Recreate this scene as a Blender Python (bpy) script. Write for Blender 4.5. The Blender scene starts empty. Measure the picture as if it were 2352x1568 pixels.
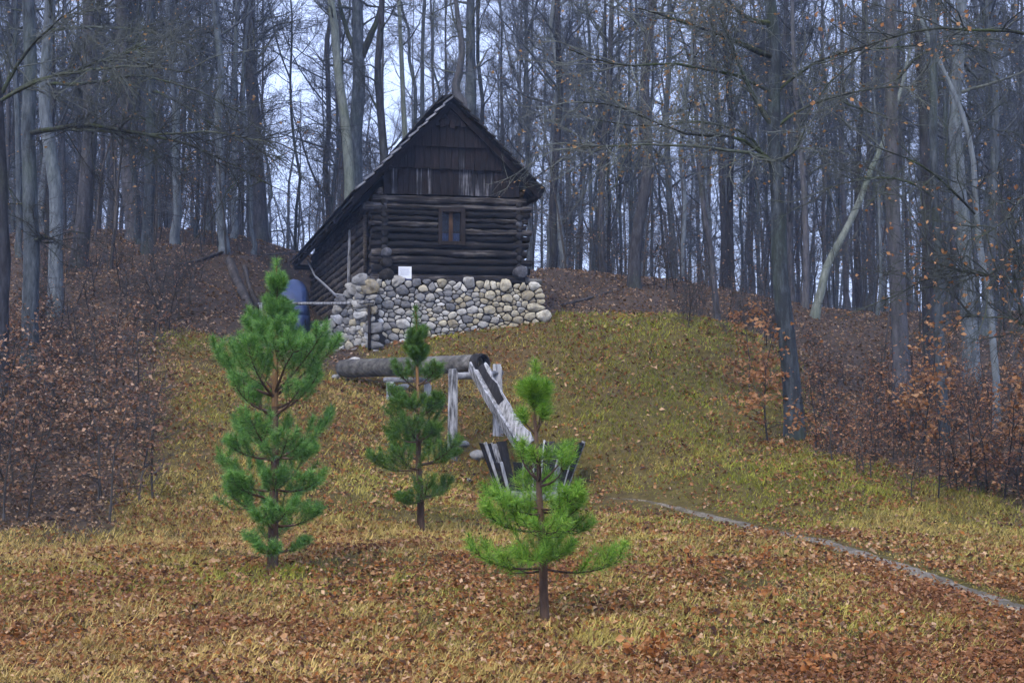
import bpy, math
import numpy as np
from mathutils import Vector, Matrix

sc = bpy.context.scene
R = np.random.default_rng(7)
rad = math.radians

# ------------------------------------------------------------------ camera, sky, sun, exposure
FPX, CXP, CYP = 2940.0, 1176.0, 784.0          # the photograph measured on a 2352 px wide copy
PITCH = math.atan(176.0 / FPX)
CAM = np.array([0.0, 0.0, 1.65])
cam = bpy.data.cameras.new('camera')
cam.sensor_width = 36.0
cam.lens = 36.0 * FPX / 2352.0
cam.clip_end = 2000
cam_o = bpy.data.objects.new('camera', cam)
sc.collection.objects.link(cam_o)
cam_o.location = CAM
cam_o.rotation_euler = (rad(90) + PITCH, 0, 0)
sc.camera = cam_o

world = bpy.data.worlds.new('World')
sc.world = world
world.use_nodes = True
wn = world.node_tree.nodes
wl = world.node_tree.links
wn.clear()
SUN_EL, SUN_AZ = 48.0, 205.0                    # high, behind the camera and a little to the left
sky = wn.new('ShaderNodeTexSky')
sky.sky_type = 'NISHITA'
sky.sun_disc = False
sky.sun_elevation = rad(SUN_EL)
sky.sun_rotation = rad(SUN_AZ)
sky.air_density = 1.0
sky.dust_density = 2.5
sky.ozone_density = 3.0
mixw = wn.new('ShaderNodeMix')
mixw.data_type = 'RGBA'
mixw.inputs[0].default_value = 0.72
mixw.inputs[7].default_value = (5.5, 6.5, 10.0, 1)   # the even veil of an overcast sky
bg = wn.new('ShaderNodeBackground')
bg.inputs[1].default_value = 0.12
out = wn.new('ShaderNodeOutputWorld')
wl.new(sky.outputs[0], mixw.inputs[6])
wl.new(mixw.outputs[2], bg.inputs[0])
wl.new(bg.outputs[0], out.inputs[0])

sun = bpy.data.lights.new('sun', 'SUN')
sun.energy = 1.5
sun.angle = rad(25)
sun.color = (1.0, 0.92, 0.80)
sun_o = bpy.data.objects.new('sun', sun)
sc.collection.objects.link(sun_o)
sd = Vector((math.sin(rad(SUN_AZ)) * math.cos(rad(SUN_EL)), math.cos(rad(SUN_AZ)) * math.cos(rad(SUN_EL)), math.sin(rad(SUN_EL))))
sun_o.rotation_euler = (-sd).to_track_quat('-Z', 'Y').to_euler()

sc.view_settings.view_transform = 'Standard'
sc.view_settings.look = 'None'
sc.view_settings.gamma = 1.0
sc.view_settings.exposure = 0.98
sc.view_settings.use_curve_mapping = False
sc.render.engine = 'CYCLES'
sc.cycles.use_denoising = True
sc.cycles.use_adaptive_sampling = True
sc.cycles.adaptive_threshold = 0.035
sc.cycles.adaptive_min_samples = 16
sc.cycles.max_bounces = 4
sc.cycles.diffuse_bounces = 2
sc.cycles.glossy_bounces = 2
sc.cycles.transmission_bounces = 3
sc.cycles.volume_bounces = 0
sc.cycles.transparent_max_bounces = 8

# ------------------------------------------------------------------ helpers
COL = sc.collection
def ray(x, y):
    u = (x - CXP) / FPX
    v = (CYP - y) / FPX
    return np.array([u, math.cos(PITCH) - v * math.sin(PITCH), math.sin(PITCH) + v * math.cos(PITCH)])
def px(x, y, d):
    """the point seen at (x, y) of the photograph at distance d along world Y"""
    r = ray(x, y)
    return CAM + r * (d / r[1])
def nrm(v):
    v = np.asarray(v, float)
    return v / (np.linalg.norm(v, axis=-1, keepdims=True) + 1e-12)

def mesh_from(name, V, F, mat, smooth=True, col=None):
    """V: (n,3); F: (m,3|4) int array or a list of such arrays"""
    V = np.asarray(V, np.float32)
    Fs = F if isinstance(F, list) else [F]
    Fs = [np.asarray(f, np.int32) for f in Fs if len(f)]
    me = bpy.data.meshes.new(name)
    me.vertices.add(len(V))
    me.vertices.foreach_set('co', V.ravel())
    nl = sum(f.size for f in Fs)
    nf = sum(len(f) for f in Fs)
    me.loops.add(nl)
    me.polygons.add(nf)
    me.loops.foreach_set('vertex_index', np.concatenate([f.ravel() for f in Fs]))
    tot = np.concatenate([np.full(len(f), f.shape[1], np.int32) for f in Fs])
    start = np.concatenate([[0], np.cumsum(tot)[:-1]]).astype(np.int32)
    me.polygons.foreach_set('loop_start', start)
    me.polygons.foreach_set('loop_total', tot)
    me.polygons.foreach_set('use_smooth', np.full(nf, smooth, bool))
    if col is not None:
        a = me.color_attributes.new('Col', 'FLOAT_COLOR', 'POINT')
        c = np.ones((len(V), 4), np.float32)
        c[:, :3] = col
        a.data.foreach_set('color', c.ravel())
    me.update(calc_edges=True)
    me.validate()
    if mat is not None:
        me.materials.append(mat)
    return me

def obj(name, me, parent=None, loc=(0, 0, 0), rz=0.0, scale=None):
    o = bpy.data.objects.new(name, me)
    COL.objects.link(o)
    o.location = loc
    o.rotation_euler = (0, 0, rz)
    if scale is not None:
        o.scale = scale if hasattr(scale, '__len__') else (scale,) * 3
    o.parent = parent
    return o
def tag(o, label, cat, group=None):
    o['label'] = label
    o['category'] = cat
    if group:
        o['group'] = group
    return o
def thing(name, label, cat, loc, group=None):
    o = obj(name, None, None, loc)
    o.empty_display_size = 0.2
    return tag(o, label, cat, group)

class MB:
    """collects shapes of one mesh"""
    def __init__(s):
        s.V, s.Q, s.T, s.n = [], [], [], 0
    def add(s, V, quads=(), tris=()):
        V = np.asarray(V, float)
        if len(quads):
            s.Q.append(np.asarray(quads, int) + s.n)
        if len(tris):
            s.T.append(np.asarray(tris, int) + s.n)
        s.V.append(V)
        s.n += len(V)
    def tube(s, pts, rads, sides=6, caps=False, seed=None, rough=0.0):
        pts = np.asarray(pts, float)
        k = len(pts)
        rads = np.broadcast_to(np.asarray(rads, float), (k,))
        t = nrm(np.gradient(pts, axis=0))
        ref = np.array([0, 0, 1.0]) if abs(t[:, 2]).mean() < 0.8 else np.array([1.0, 0, 0])
        a = nrm(np.cross(t, ref))
        b = np.cross(t, a)
        ang = np.arange(sides) * (2 * math.pi / sides)
        rr = rads[:, None] * np.ones((k, sides))
        if rough:
            g = np.random.default_rng(seed)
            rr = rr * (1 + rough * g.normal(size=(1, sides)) + rough * 0.6 * g.normal(size=(k, sides)))
        V = pts[:, None] + rr[..., None] * (np.cos(ang)[None, :, None] * a[:, None] + np.sin(ang)[None, :, None] * b[:, None])
        i = np.arange(k - 1)[:, None] * sides
        j = np.arange(sides)[None]
        j2 = (j + 1) % sides
        q = np.stack([i + j, i + j2, i + sides + j2, i + sides + j], -1).reshape(-1, 4)
        V = V.reshape(-1, 3)
        tr = []
        if caps:
            V = np.vstack([V, pts[0], pts[-1]])
            n0, n1 = k * sides, k * sides + 1
            b0 = (k - 1) * sides
            tr = [(n0, (x + 1) % sides, x) for x in range(sides)] + [(n1, b0 + x, b0 + (x + 1) % sides) for x in range(sides)]
        s.add(V, q, tr)
    def prisms(s, A, B, r0, r1, sides=3, M=None):
        """many thin tapered sticks at once, bent at M when given"""
        A, B = np.asarray(A, float), np.asarray(B, float)
        n = len(A)
        if n == 0:
            return
        rings = [A, B] if M is None else [A, np.asarray(M, float), B]
        r0 = np.broadcast_to(r0, (n,)); r1 = np.broadcast_to(r1, (n,))
        rs = [r0, r1] if M is None else [r0, (r0 + r1) / 2, r1]
        t = nrm(B - A)
        ref = np.where(np.abs(t[:, 2:3]) < 0.85, np.array([[0, 0, 1.0]]), np.array([[1.0, 0, 0]]))
        a = nrm(np.cross(t, ref)); b = np.cross(t, a)
        ang = np.arange(sides) * (2 * math.pi / sides)
        Vs = []
        for P, r in zip(rings, rs):
            Vs.append(P[:, None] + r[:, None, None] * (np.cos(ang)[None, :, None] * a[:, None] + np.sin(ang)[None, :, None] * b[:, None]))
        V = np.stack(Vs, 1)
        k = len(rings)
        base = np.arange(n)[:, None, None] * (k * sides)
        i = np.arange(k - 1)[None, :, None] * sides
        j = np.arange(sides)[None, None]
        j2 = (j + 1) % sides
        q = np.stack([base + i + j, base + i + j2, base + i + sides + j2, base + i + sides + j], -1).reshape(-1, 4)
        s.add(V.reshape(-1, 3), q)
    def box(s, P):
        """eight corners: bottom ring of four, top ring of four"""
        s.add(P, [(0, 3, 2, 1), (4, 5, 6, 7), (0, 1, 5, 4), (1, 2, 6, 5), (2, 3, 7, 6), (3, 0, 4, 7)])
    def beam(s, p0, p1, w, h, up=(0, 0, 1), w1=None, h1=None, jit=0.0, seed=0):
        p0, p1 = np.asarray(p0, float), np.asarray(p1, float)
        t = nrm(p1 - p0)
        a = nrm(np.cross(t, np.asarray(up, float)))
        b = np.cross(a, t)
        w1 = w if w1 is None else w1
        h1 = h if h1 is None else h1
        P = []
        for p, ww, hh in ((p0, w, h), (p1, w1, h1)):
            for sa, sb in ((-1, -1), (1, -1), (1, 1), (-1, 1)):
                P.append(p + a * sa * ww / 2 + b * sb * hh / 2)
        P = np.array(P)
        if jit:
            P = P + np.random.default_rng(seed).normal(size=P.shape) * jit
        s.box(P)
    def mesh(s, name, mat, smooth=True, off=None, col=None):
        V = np.vstack(s.V)
        if off is not None:
            V = V - np.asarray(off)
        F = []
        if s.Q:
            F.append(np.vstack(s.Q))
        if s.T:
            F.append(np.vstack(s.T))
        return mesh_from(name, V, F, mat, smooth, col)

def hash2(ix, iy, seed):
    n = (ix.astype(np.int64) * 374761393 + iy.astype(np.int64) * 668265263 + seed * 1442695041) & 0xFFFFFFFF
    n = ((n ^ (n >> 13)) * 1274126177) & 0xFFFFFFFF
    return ((n ^ (n >> 16)) & 0xFFFF) / 65535.0
def noise2(x, y, seed=0, octv=3):
    x = np.asarray(x, float); y = np.asarray(y, float)
    tot, amp, s = 0.0, 1.0, 0.0
    for o in range(octv):
        xi, yi = np.floor(x), np.floor(y)
        fx, fy = x - xi, y - yi
        fx = fx * fx * (3 - 2 * fx); fy = fy * fy * (3 - 2 * fy)
        h = lambda a, b: hash2(xi + a, yi + b, seed + o * 17)
        v = (h(0, 0) * (1 - fx) + h(1, 0) * fx) * (1 - fy) + (h(0, 1) * (1 - fx) + h(1, 1) * fx) * fy
        tot = tot + amp * v; s += amp
        amp *= 0.5; x = x * 2.03 + 5.1; y = y * 2.03 + 9.7
    return tot / s
def wave1(s, seed, freq=1.0):
    """a smooth one-dimensional noise about zero"""
    return noise2(np.asarray(s) * freq, np.full(np.shape(s), seed * 3.7), seed, 3) * 2 - 1

# ------------------------------------------------------------------ materials
def nodes_of(name):
    m = bpy.data.materials.new(name)
    m.use_nodes = True
    nt = m.node_tree
    b = nt.nodes['Principled BSDF']
    return m, nt, nt.nodes, nt.links, b
def ramp(N, stops, interp='LINEAR'):
    r = N.new('ShaderNodeValToRGB')
    r.color_ramp.interpolation = interp
    e = r.color_ramp.elements
    while len(e) < len(stops):
        e.new(0.5)
    for x, (p, c) in zip(e, stops):
        x.position = p
        x.color = (*c, 1)
    return r
def texco(N, L, scale, kind='Object'):
    t = N.new('ShaderNodeTexCoord')
    m = N.new('ShaderNodeMapping')
    m.inputs['Scale'].default_value = scale
    L.new(t.outputs[kind], m.inputs['Vector'])
    return m
def noise_node(N, L, vec, scale, detail=6, rough=0.6):
    n = N.new('ShaderNodeTexNoise')
    n.inputs['Scale'].default_value = scale
    n.inputs['Detail'].default_value = detail
    n.inputs['Roughness'].default_value = rough
    if vec is not None:
        L.new(vec.outputs[0], n.inputs['Vector'])
    return n
def mix_col(N, L, fac, a, b, mode='MIX'):
    m = N.new('ShaderNodeMix')
    m.data_type = 'RGBA'
    m.blend_type = mode
    for s, v in ((0, fac), (6, a), (7, b)):
        if hasattr(v, 'links'):
            L.new(v, m.inputs[s])
        elif isinstance(v, (int, float)):
            m.inputs[s].default_value = v
        else:
            m.inputs[s].default_value = (*v, 1)
    return m
def bump(N, L, b, h, strength, dist):
    n = N.new('ShaderNodeBump')
    n.inputs['Strength'].default_value = strength
    n.inputs['Distance'].default_value = dist
    L.new(h, n.inputs['Height'])
    L.new(n.outputs[0], b.inputs['Normal'])

def mat_wood(name, dark, mid, light, scale, pos=(0.3, 0.55, 0.8), rough=0.85, rnd=0.5, bstr=0.6):
    """hewn weathered wood; scale small along the grain"""
    m, nt, N, L, b = nodes_of(name)
    tc = texco(N, L, scale)
    n1 = noise_node(N, L, tc, 1.0, 8, 0.65)
    big = noise_node(N, L, texco(N, L, (1.3, 1.3, 1.3)), 1.0, 3)
    r = ramp(N, [(pos[0], dark), (pos[1], mid), (pos[2], light)])
    oi = N.new('ShaderNodeObjectInfo')
    ma = N.new('ShaderNodeMath'); ma.operation = 'MULTIPLY_ADD'
    L.new(oi.outputs['Random'], ma.inputs[0]); ma.inputs[1].default_value = 0.22 * rnd
    mb = N.new('ShaderNodeMath'); mb.operation = 'MULTIPLY_ADD'
    L.new(big.outputs['Fac'], mb.inputs[0]); mb.inputs[1].default_value = 0.5; mb.inputs[2].default_value = -0.25 - 0.11 * rnd
    L.new(mb.outputs[0], ma.inputs[2])
    ad = N.new('ShaderNodeMath'); ad.operation = 'ADD'
    L.new(n1.outputs['Fac'], ad.inputs[0]); L.new(ma.outputs[0], ad.inputs[1])
    L.new(ad.outputs[0], r.inputs[0])
    L.new(r.outputs[0], b.inputs['Base Color'])
    b.inputs['Roughness'].default_value = rough
    b.inputs['Specular IOR Level'].default_value = 0.25
    bump(N, L, b, n1.outputs['Fac'], bstr, 0.02)
    return m

def mat_bark(name, dark, mid, light, moss=(0.05, 0.075, 0.02), moss_amt=0.35):
    m, nt, N, L, b = nodes_of(name)
    n1 = noise_node(N, L, texco(N, L, (9, 9, 2.2)), 1.0, 8, 0.7)
    n2 = noise_node(N, L, texco(N, L, (1.1, 1.1, 0.5)), 1.0, 4)
    r = ramp(N, [(0.3, dark), (0.52, mid), (0.75, light)])
    oi = N.new('ShaderNodeObjectInfo')
    a1 = N.new('ShaderNodeMath'); a1.operation = 'MULTIPLY_ADD'
    L.new(oi.outputs['Random'], a1.inputs[0]); a1.inputs[1].default_value = 0.34; a1.inputs[2].default_value = -0.17
    a2 = N.new('ShaderNodeMath'); a2.operation = 'ADD'
    L.new(n1.outputs['Fac'], a2.inputs[0]); L.new(a1.outputs[0], a2.inputs[1])
    L.new(a2.outputs[0], r.inputs[0])
    mr = ramp(N, [(0.5 , (0, 0, 0)), (0.68, (moss_amt,) * 3)])
    L.new(n2.outputs['Fac'], mr.inputs[0])
    mx = mix_col(N, L, mr.outputs[0], r.outputs[0], moss)
    L.new(mx.outputs[2], b.inputs['Base Color'])
    b.inputs['Roughness'].default_value = 0.9
    b.inputs['Specular IOR Level'].default_value = 0.2
    bump(N, L, b, n1.outputs['Fac'], 0.8, 0.03)
    return m

def mat_island(name, stops, rough=0.7, transl=0.25):
    """thin leaves, blades, needles: each piece its own tint"""
    m, nt, N, L, b = nodes_of(name)
    g = N.new('ShaderNodeNewGeometry')
    r = ramp(N, stops)
    L.new(g.outputs['Random Per Island'], r.inputs[0])
    L.new(r.outputs[0], b.inputs['Base Color'])
    b.inputs['Roughness'].default_value = rough
    b.inputs['Specular IOR Level'].default_value = 0.25
    if transl:
        t = N.new('ShaderNodeBsdfTranslucent')
        L.new(r.outputs[0], t.inputs[0])
        mx = N.new('ShaderNodeMixShader')
        mx.inputs[0].default_value = transl
        L.new(b.outputs[0], mx.inputs[1]); L.new(t.outputs[0], mx.inputs[2])
        L.new(mx.outputs[0], N['Material Output'].inputs[0])
    return m
def mat_attr(name, rough=0.8, transl=0.2):
    m, nt, N, L, b = nodes_of(name)
    a = N.new('ShaderNodeAttribute')
    a.attribute_name = 'Col'
    L.new(a.outputs['Color'], b.inputs['Base Color'])
    b.inputs['Roughness'].default_value = rough
    b.inputs['Specular IOR Level'].default_value = 0.2
    t = N.new('ShaderNodeBsdfTranslucent')
    L.new(a.outputs['Color'], t.inputs[0])
    mx = N.new('ShaderNodeMixShader')
    mx.inputs[0].default_value = transl
    L.new(b.outputs[0], mx.inputs[1]); L.new(t.outputs[0], mx.inputs[2])
    L.new(mx.outputs[0], N['Material Output'].inputs[0])
    return m
def mat_flat(name, c, rough=0.6, spec=0.3, nscale=6.0, amt=0.3):
    m, nt, N, L, b = nodes_of(name)
    n1 = noise_node(N, L, texco(N, L, (nscale,) * 3), 1.0, 5)
    r = ramp(N, [(0.3, tuple(x * (1 - amt) for x in c)), (0.7, tuple(min(1, x * (1 + amt)) for x in c))])
    L.new(n1.outputs['Fac'], r.inputs[0])
    L.new(r.outputs[0], b.inputs['Base Color'])
    b.inputs['Roughness'].default_value = rough
    b.inputs['Specular IOR Level'].default_value = spec
    return m
def mat_stone(name, stops):
    m, nt, N, L, b = nodes_of(name)
    oi = N.new('ShaderNodeObjectInfo')
    base = ramp(N, stops)
    L.new(oi.outputs['Random'], base.inputs[0])
    n1 = noise_node(N, L, texco(N, L, (7, 7, 7)), 1.0, 8, 0.7)
    n2 = noise_node(N, L, texco(N, L, (2.3, 2.3, 2.3)), 1.0, 5)
    r1 = ramp(N, [(0.32, (0.35, 0.35, 0.38)), (0.5, (0.9, 0.9, 0.9)), (0.75, (1.35, 1.33, 1.3))])
    L.new(n1.outputs['Fac'], r1.inputs[0])
    m1 = mix_col(N, L, 1.0, base.outputs[0], r1.outputs[0], 'MULTIPLY')
    r2 = ramp(N, [(0.48, (0, 0, 0)), (0.66, (0.6,) * 3)])
    L.new(n2.outputs['Fac'], r2.inputs[0])
    m2 = mix_col(N, L, r2.outputs[0], m1.outputs[2], (0.10, 0.105, 0.115))
    L.new(m2.outputs[2], b.inputs['Base Color'])
    b.inputs['Roughness'].default_value = 0.9
    b.inputs['Specular IOR Level'].default_value = 0.2
    bump(N, L, b, n1.outputs['Fac'], 0.7, 0.03)
    return m
def mat_ground():
    m, nt, N, L, b = nodes_of('leafy_soil')
    n1 = noise_node(N, L, texco(N, L, (7, 7, 7)), 1.0, 8, 0.75)
    n2 = noise_node(N, L, texco(N, L, (0.5, 0.5, 0.5)), 1.0, 5)
    v = N.new('ShaderNodeTexVoronoi')
    v.inputs['Scale'].default_value = 9
    L.new(texco(N, L, (1, 1, 1)).outputs[0], v.inputs['Vector'])
    a = N.new('ShaderNodeAttribute'); a.attribute_name = 'Col'
    r1 = ramp(N, [(0.3, (0.45, 0.42, 0.4)), (0.5, (0.95, 0.95, 0.95)), (0.75, (1.6, 1.5, 1.35))])
    L.new(n1.outputs['Fac'], r1.inputs[0])
    m1 = mix_col(N, L, 1.0, a.outputs['Color'], r1.outputs[0], 'MULTIPLY')
    r2 = ramp(N, [(0.0, (0.6, 0.5, 0.45)), (0.5, (1, 1, 1)), (1.0, (1.5, 1.3, 1.1))])
    L.new(v.outputs['Color'], r2.inputs[0])
    m2 = mix_col(N, L, 0.6, m1.outputs[2], r2.outputs[0], 'MULTIPLY')
    L.new(m2.outputs[2], b.inputs['Base Color'])
    b.inputs['Roughness'].default_value = 0.95
    b.inputs['Specular IOR Level'].default_value = 0.1
    bump(N, L, b, n1.outputs['Fac'], 0.9, 0.06)
    return m

M_LOGF = mat_wood('dark_hewn_log_front', (0.004, 0.0035, 0.004), (0.018, 0.0145, 0.013), (0.16, 0.145, 0.135), (0.8, 5, 24), pos=(0.36, 0.56, 0.76), bstr=1.0, rnd=1.5)
M_LOGS = mat_wood('dark_hewn_log_side', (0.012, 0.010, 0.009), (0.080, 0.065, 0.052), (0.24, 0.20, 0.165), (9, 1.2, 22), bstr=1.0)
M_LOGE = mat_wood('black_log_end', (0.004, 0.004, 0.004), (0.016, 0.014, 0.013), (0.06, 0.055, 0.052), (10, 10, 10))
M_GABLE = mat_wood('black_gable_board', (0.003, 0.003, 0.004), (0.011, 0.007, 0.0065), (0.040, 0.030, 0.030), (22, 22, 1.6))
M_GABLEW = mat_wood('washed_gable_board', (0.005, 0.005, 0.006), (0.024, 0.023, 0.027), (0.20, 0.20, 0.22), (26, 26, 0.9), pos=(0.42, 0.55, 0.72))
M_SHING = mat_wood('dark_shingle', (0.006, 0.006, 0.006), (0.022, 0.020, 0.019), (0.08, 0.076, 0.072), (6, 6, 6))
M_RAKE = mat_wood('pale_rake_shingle', (0.07, 0.07, 0.077), (0.19, 0.195, 0.215), (0.38, 0.39, 0.42), (6, 6, 6))
M_END = mat_wood('log_end_grain', (0.025, 0.025, 0.028), (0.07, 0.07, 0.078), (0.16, 0.16, 0.17), (12, 12, 12))
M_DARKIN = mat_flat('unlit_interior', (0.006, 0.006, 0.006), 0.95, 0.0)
M_SILV = mat_wood('silver_weathered_wood', (0.05, 0.05, 0.05), (0.26, 0.26, 0.265), (0.56, 0.56, 0.575), (16, 16, 2.2), pos=(0.34, 0.5, 0.72), rnd=0.9, bstr=1.2)
M_SILVX = mat_wood('silver_weathered_plank', (0.08, 0.08, 0.08), (0.24, 0.24, 0.25), (0.45, 0.45, 0.46), (3, 9, 9), rnd=0.7)
M_STAVE = mat_wood('black_stave_wood', (0.006, 0.006, 0.007), (0.020, 0.018, 0.018), (0.07, 0.066, 0.066), (14, 14, 2.5))
M_TROUGH = mat_wood('grey_barkless_log', (0.03, 0.028, 0.025), (0.13, 0.122, 0.108), (0.34, 0.33, 0.31), (1.3, 7, 7), bstr=1.2)
M_FRAME = mat_wood('window_wood', (0.006, 0.005, 0.005), (0.018, 0.013, 0.011), (0.05, 0.036, 0.027), (16, 16, 3))
M_MULL = mat_wood('orange_window_wood', (0.03, 0.016, 0.009), (0.07, 0.038, 0.02), (0.12, 0.07, 0.04), (16, 16, 3))
M_STONE = mat_stone('grey_fieldstone', [(0.0, (0.15, 0.15, 0.155)), (0.3, (0.27, 0.27, 0.265)), (0.6, (0.39, 0.375, 0.335)), (0.85, (0.52, 0.51, 0.475)), (1.0, (0.68, 0.68, 0.67))])
M_STONEC = mat_stone('cream_fieldstone', [(0.0, (0.28, 0.24, 0.16)), (0.3, (0.42, 0.37, 0.25)), (0.6, (0.50, 0.45, 0.32)), (0.85, (0.60, 0.55, 0.42)), (1.0, (0.72, 0.70, 0.63))])
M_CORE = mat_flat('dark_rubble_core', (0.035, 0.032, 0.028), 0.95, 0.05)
M_BARKA = mat_bark('grey_beech_bark', (0.026, 0.031, 0.035), (0.080, 0.093, 0.104), (0.17, 0.19, 0.20))
M_BARKB = mat_bark('brown_oak_bark', (0.015, 0.015, 0.017), (0.046, 0.045, 0.049), (0.105, 0.102, 0.108), moss_amt=0.2)
M_BARKP = mat_bark('pale_lichen_bark', (0.08, 0.09, 0.08), (0.17, 0.19, 0.16), (0.27, 0.30, 0.25), moss_amt=0.4)
M_TWIG = mat_bark('twig_bark', (0.020, 0.022, 0.025), (0.060, 0.066, 0.075), (0.125, 0.136, 0.148), moss=(0.05, 0.062, 0.028), moss_amt=0.4)
M_TWIGL = mat_bark('lichened_twig_bark', (0.022, 0.023, 0.021), (0.070, 0.076, 0.066), (0.15, 0.16, 0.135), moss=(0.07, 0.09, 0.035), moss_amt=0.4)
M_LIMB = mat_bark('mossy_limb_bark', (0.018, 0.019, 0.014), (0.050, 0.055, 0.036), (0.10, 0.11, 0.08), moss=(0.05, 0.07, 0.016), moss_amt=0.8)
M_STEM = mat_bark('shrub_stem_bark', (0.018, 0.016, 0.014), (0.050, 0.044, 0.039), (0.105, 0.095, 0.085), moss_amt=0.0)
M_PINEB = mat_bark('pine_trunk_bark', (0.045, 0.028, 0.020), (0.11, 0.068, 0.046), (0.19, 0.13, 0.095), moss_amt=0.1)
M_PINEO = mat_bark('orange_pine_bark', (0.09, 0.045, 0.018), (0.19, 0.10, 0.042), (0.28, 0.17, 0.08), moss_amt=0.0)
M_NEED = mat_island('pine_needle', [(0.0, (0.051, 0.134, 0.015)), (0.4, (0.121, 0.269, 0.025)), (0.75, (0.209, 0.390, 0.038)), (1.0, (0.351, 0.497, 0.074))], 0.5, 0.2)
M_NEEDB = mat_island('blue_pine_needle', [(0.0, (0.033, 0.108, 0.026)), (0.4, (0.090, 0.235, 0.045)), (0.75, (0.180, 0.362, 0.072)), (1.0, (0.308, 0.497, 0.123))], 0.5, 0.2)
M_NEEDD = mat_island('deep_pine_needle', [(0.0, (0.032, 0.088, 0.015)), (0.4, (0.068, 0.161, 0.024)), (0.75, (0.115, 0.228, 0.038)), (1.0, (0.189, 0.282, 0.058))], 0.5, 0.2)
M_LEAFP = mat_island('purple_brown_leaf', [(0.0, (0.088, 0.039, 0.020)), (0.4, (0.187, 0.092, 0.048)), (0.75, (0.304, 0.177, 0.103)), (0.93, (0.421, 0.279, 0.178)), (1.0, (0.421, 0.182, 0.056))], 0.7, 0.2)
M_LEAFB = mat_island('brown_beech_leaf', [(0.0, (0.098, 0.039, 0.019)), (0.4, (0.207, 0.090, 0.040)), (0.75, (0.321, 0.162, 0.076)), (1.0, (0.459, 0.246, 0.124))], 0.7, 0.2)
M_LEAFO = mat_island('orange_beech_leaf', [(0.0, (0.20, 0.075, 0.024)), (0.5, (0.36, 0.165, 0.058)), (1.0, (0.48, 0.27, 0.125))], 0.7, 0.3)
M_LEAFY = mat_island('ochre_crown_leaf', [(0.0, (0.16, 0.082, 0.028)), (0.5, (0.28, 0.155, 0.055)), (1.0, (0.40, 0.25, 0.115))], 0.7, 0.3)
M_OAK = mat_island('orange_oak_leaf', [(0.0, (0.22, 0.075, 0.02)), (0.5, (0.38, 0.145, 0.04)), (1.0, (0.50, 0.26, 0.10))], 0.6, 0.3)
M_COLR = mat_attr('meadow_blade')
M_GROUND = mat_ground()
M_PATH, _nt, _N, _L, _b = nodes_of('trodden_gravel')
_n1 = noise_node(_N, _L, texco(_N, _L, (34, 34, 34)), 1.0, 4, 0.7)
_n2 = noise_node(_N, _L, texco(_N, _L, (2.2, 2.2, 2.2)), 1.0, 4, 0.6)
_r1 = ramp(_N, [(0.35, (0.045, 0.036, 0.026)), (0.5, (0.18, 0.15, 0.11)), (0.7, (0.38, 0.335, 0.265))])
_r2 = ramp(_N, [(0.45, (0, 0, 0)), (0.58, (0.9, 0.9, 0.9))])
_L.new(_n1.outputs['Fac'], _r1.inputs[0]); _L.new(_n2.outputs['Fac'], _r2.inputs[0])
_mx = mix_col(_N, _L, _r2.outputs[0], _r1.outputs[0], (0.085, 0.068, 0.040))
_L.new(_mx.outputs[2], _b.inputs['Base Color'])
_b.inputs['Roughness'].default_value = 0.95
bump(_N, _L, _b, _n1.outputs['Fac'], 1.0, 0.03)
M_TARP = mat_flat('blue_tarpaulin', (0.022, 0.042, 0.12), 0.42, 0.5, 4, 0.25)
M_SHEET = mat_flat('white_notice_sheet', (0.72, 0.75, 0.80), 0.5, 0.3, 3, 0.03)
M_PRINT = mat_flat('grey_print', (0.35, 0.38, 0.45), 0.6, 0.2, 3, 0.05)
M_PRINTB = mat_flat('navy_print', (0.02, 0.03, 0.10), 0.6, 0.2, 3, 0.05)
M_PRINTR = mat_flat('red_print', (0.22, 0.04, 0.07), 0.6, 0.2, 3, 0.05)
M_CABLE = mat_flat('pale_cable', (0.42, 0.43, 0.46), 0.6, 0.3, 9, 0.2)
M_CURT = mat_flat('dimmed_lace_curtain', (0.07, 0.10, 0.17), 0.8, 0.2, 14, 0.7)  # white lace coloured dark blue, the dimness behind the glass put in
M_GLASS, _nt, _N, _L, _b = nodes_of('dark_window_glass')
_b.inputs['Base Color'].default_value = (0.35, 0.45, 0.65, 1)
_b.inputs['Roughness'].default_value = 0.03
_b.inputs['Transmission Weight'].default_value = 1.0
_b.inputs['IOR'].default_value = 1.3

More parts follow.
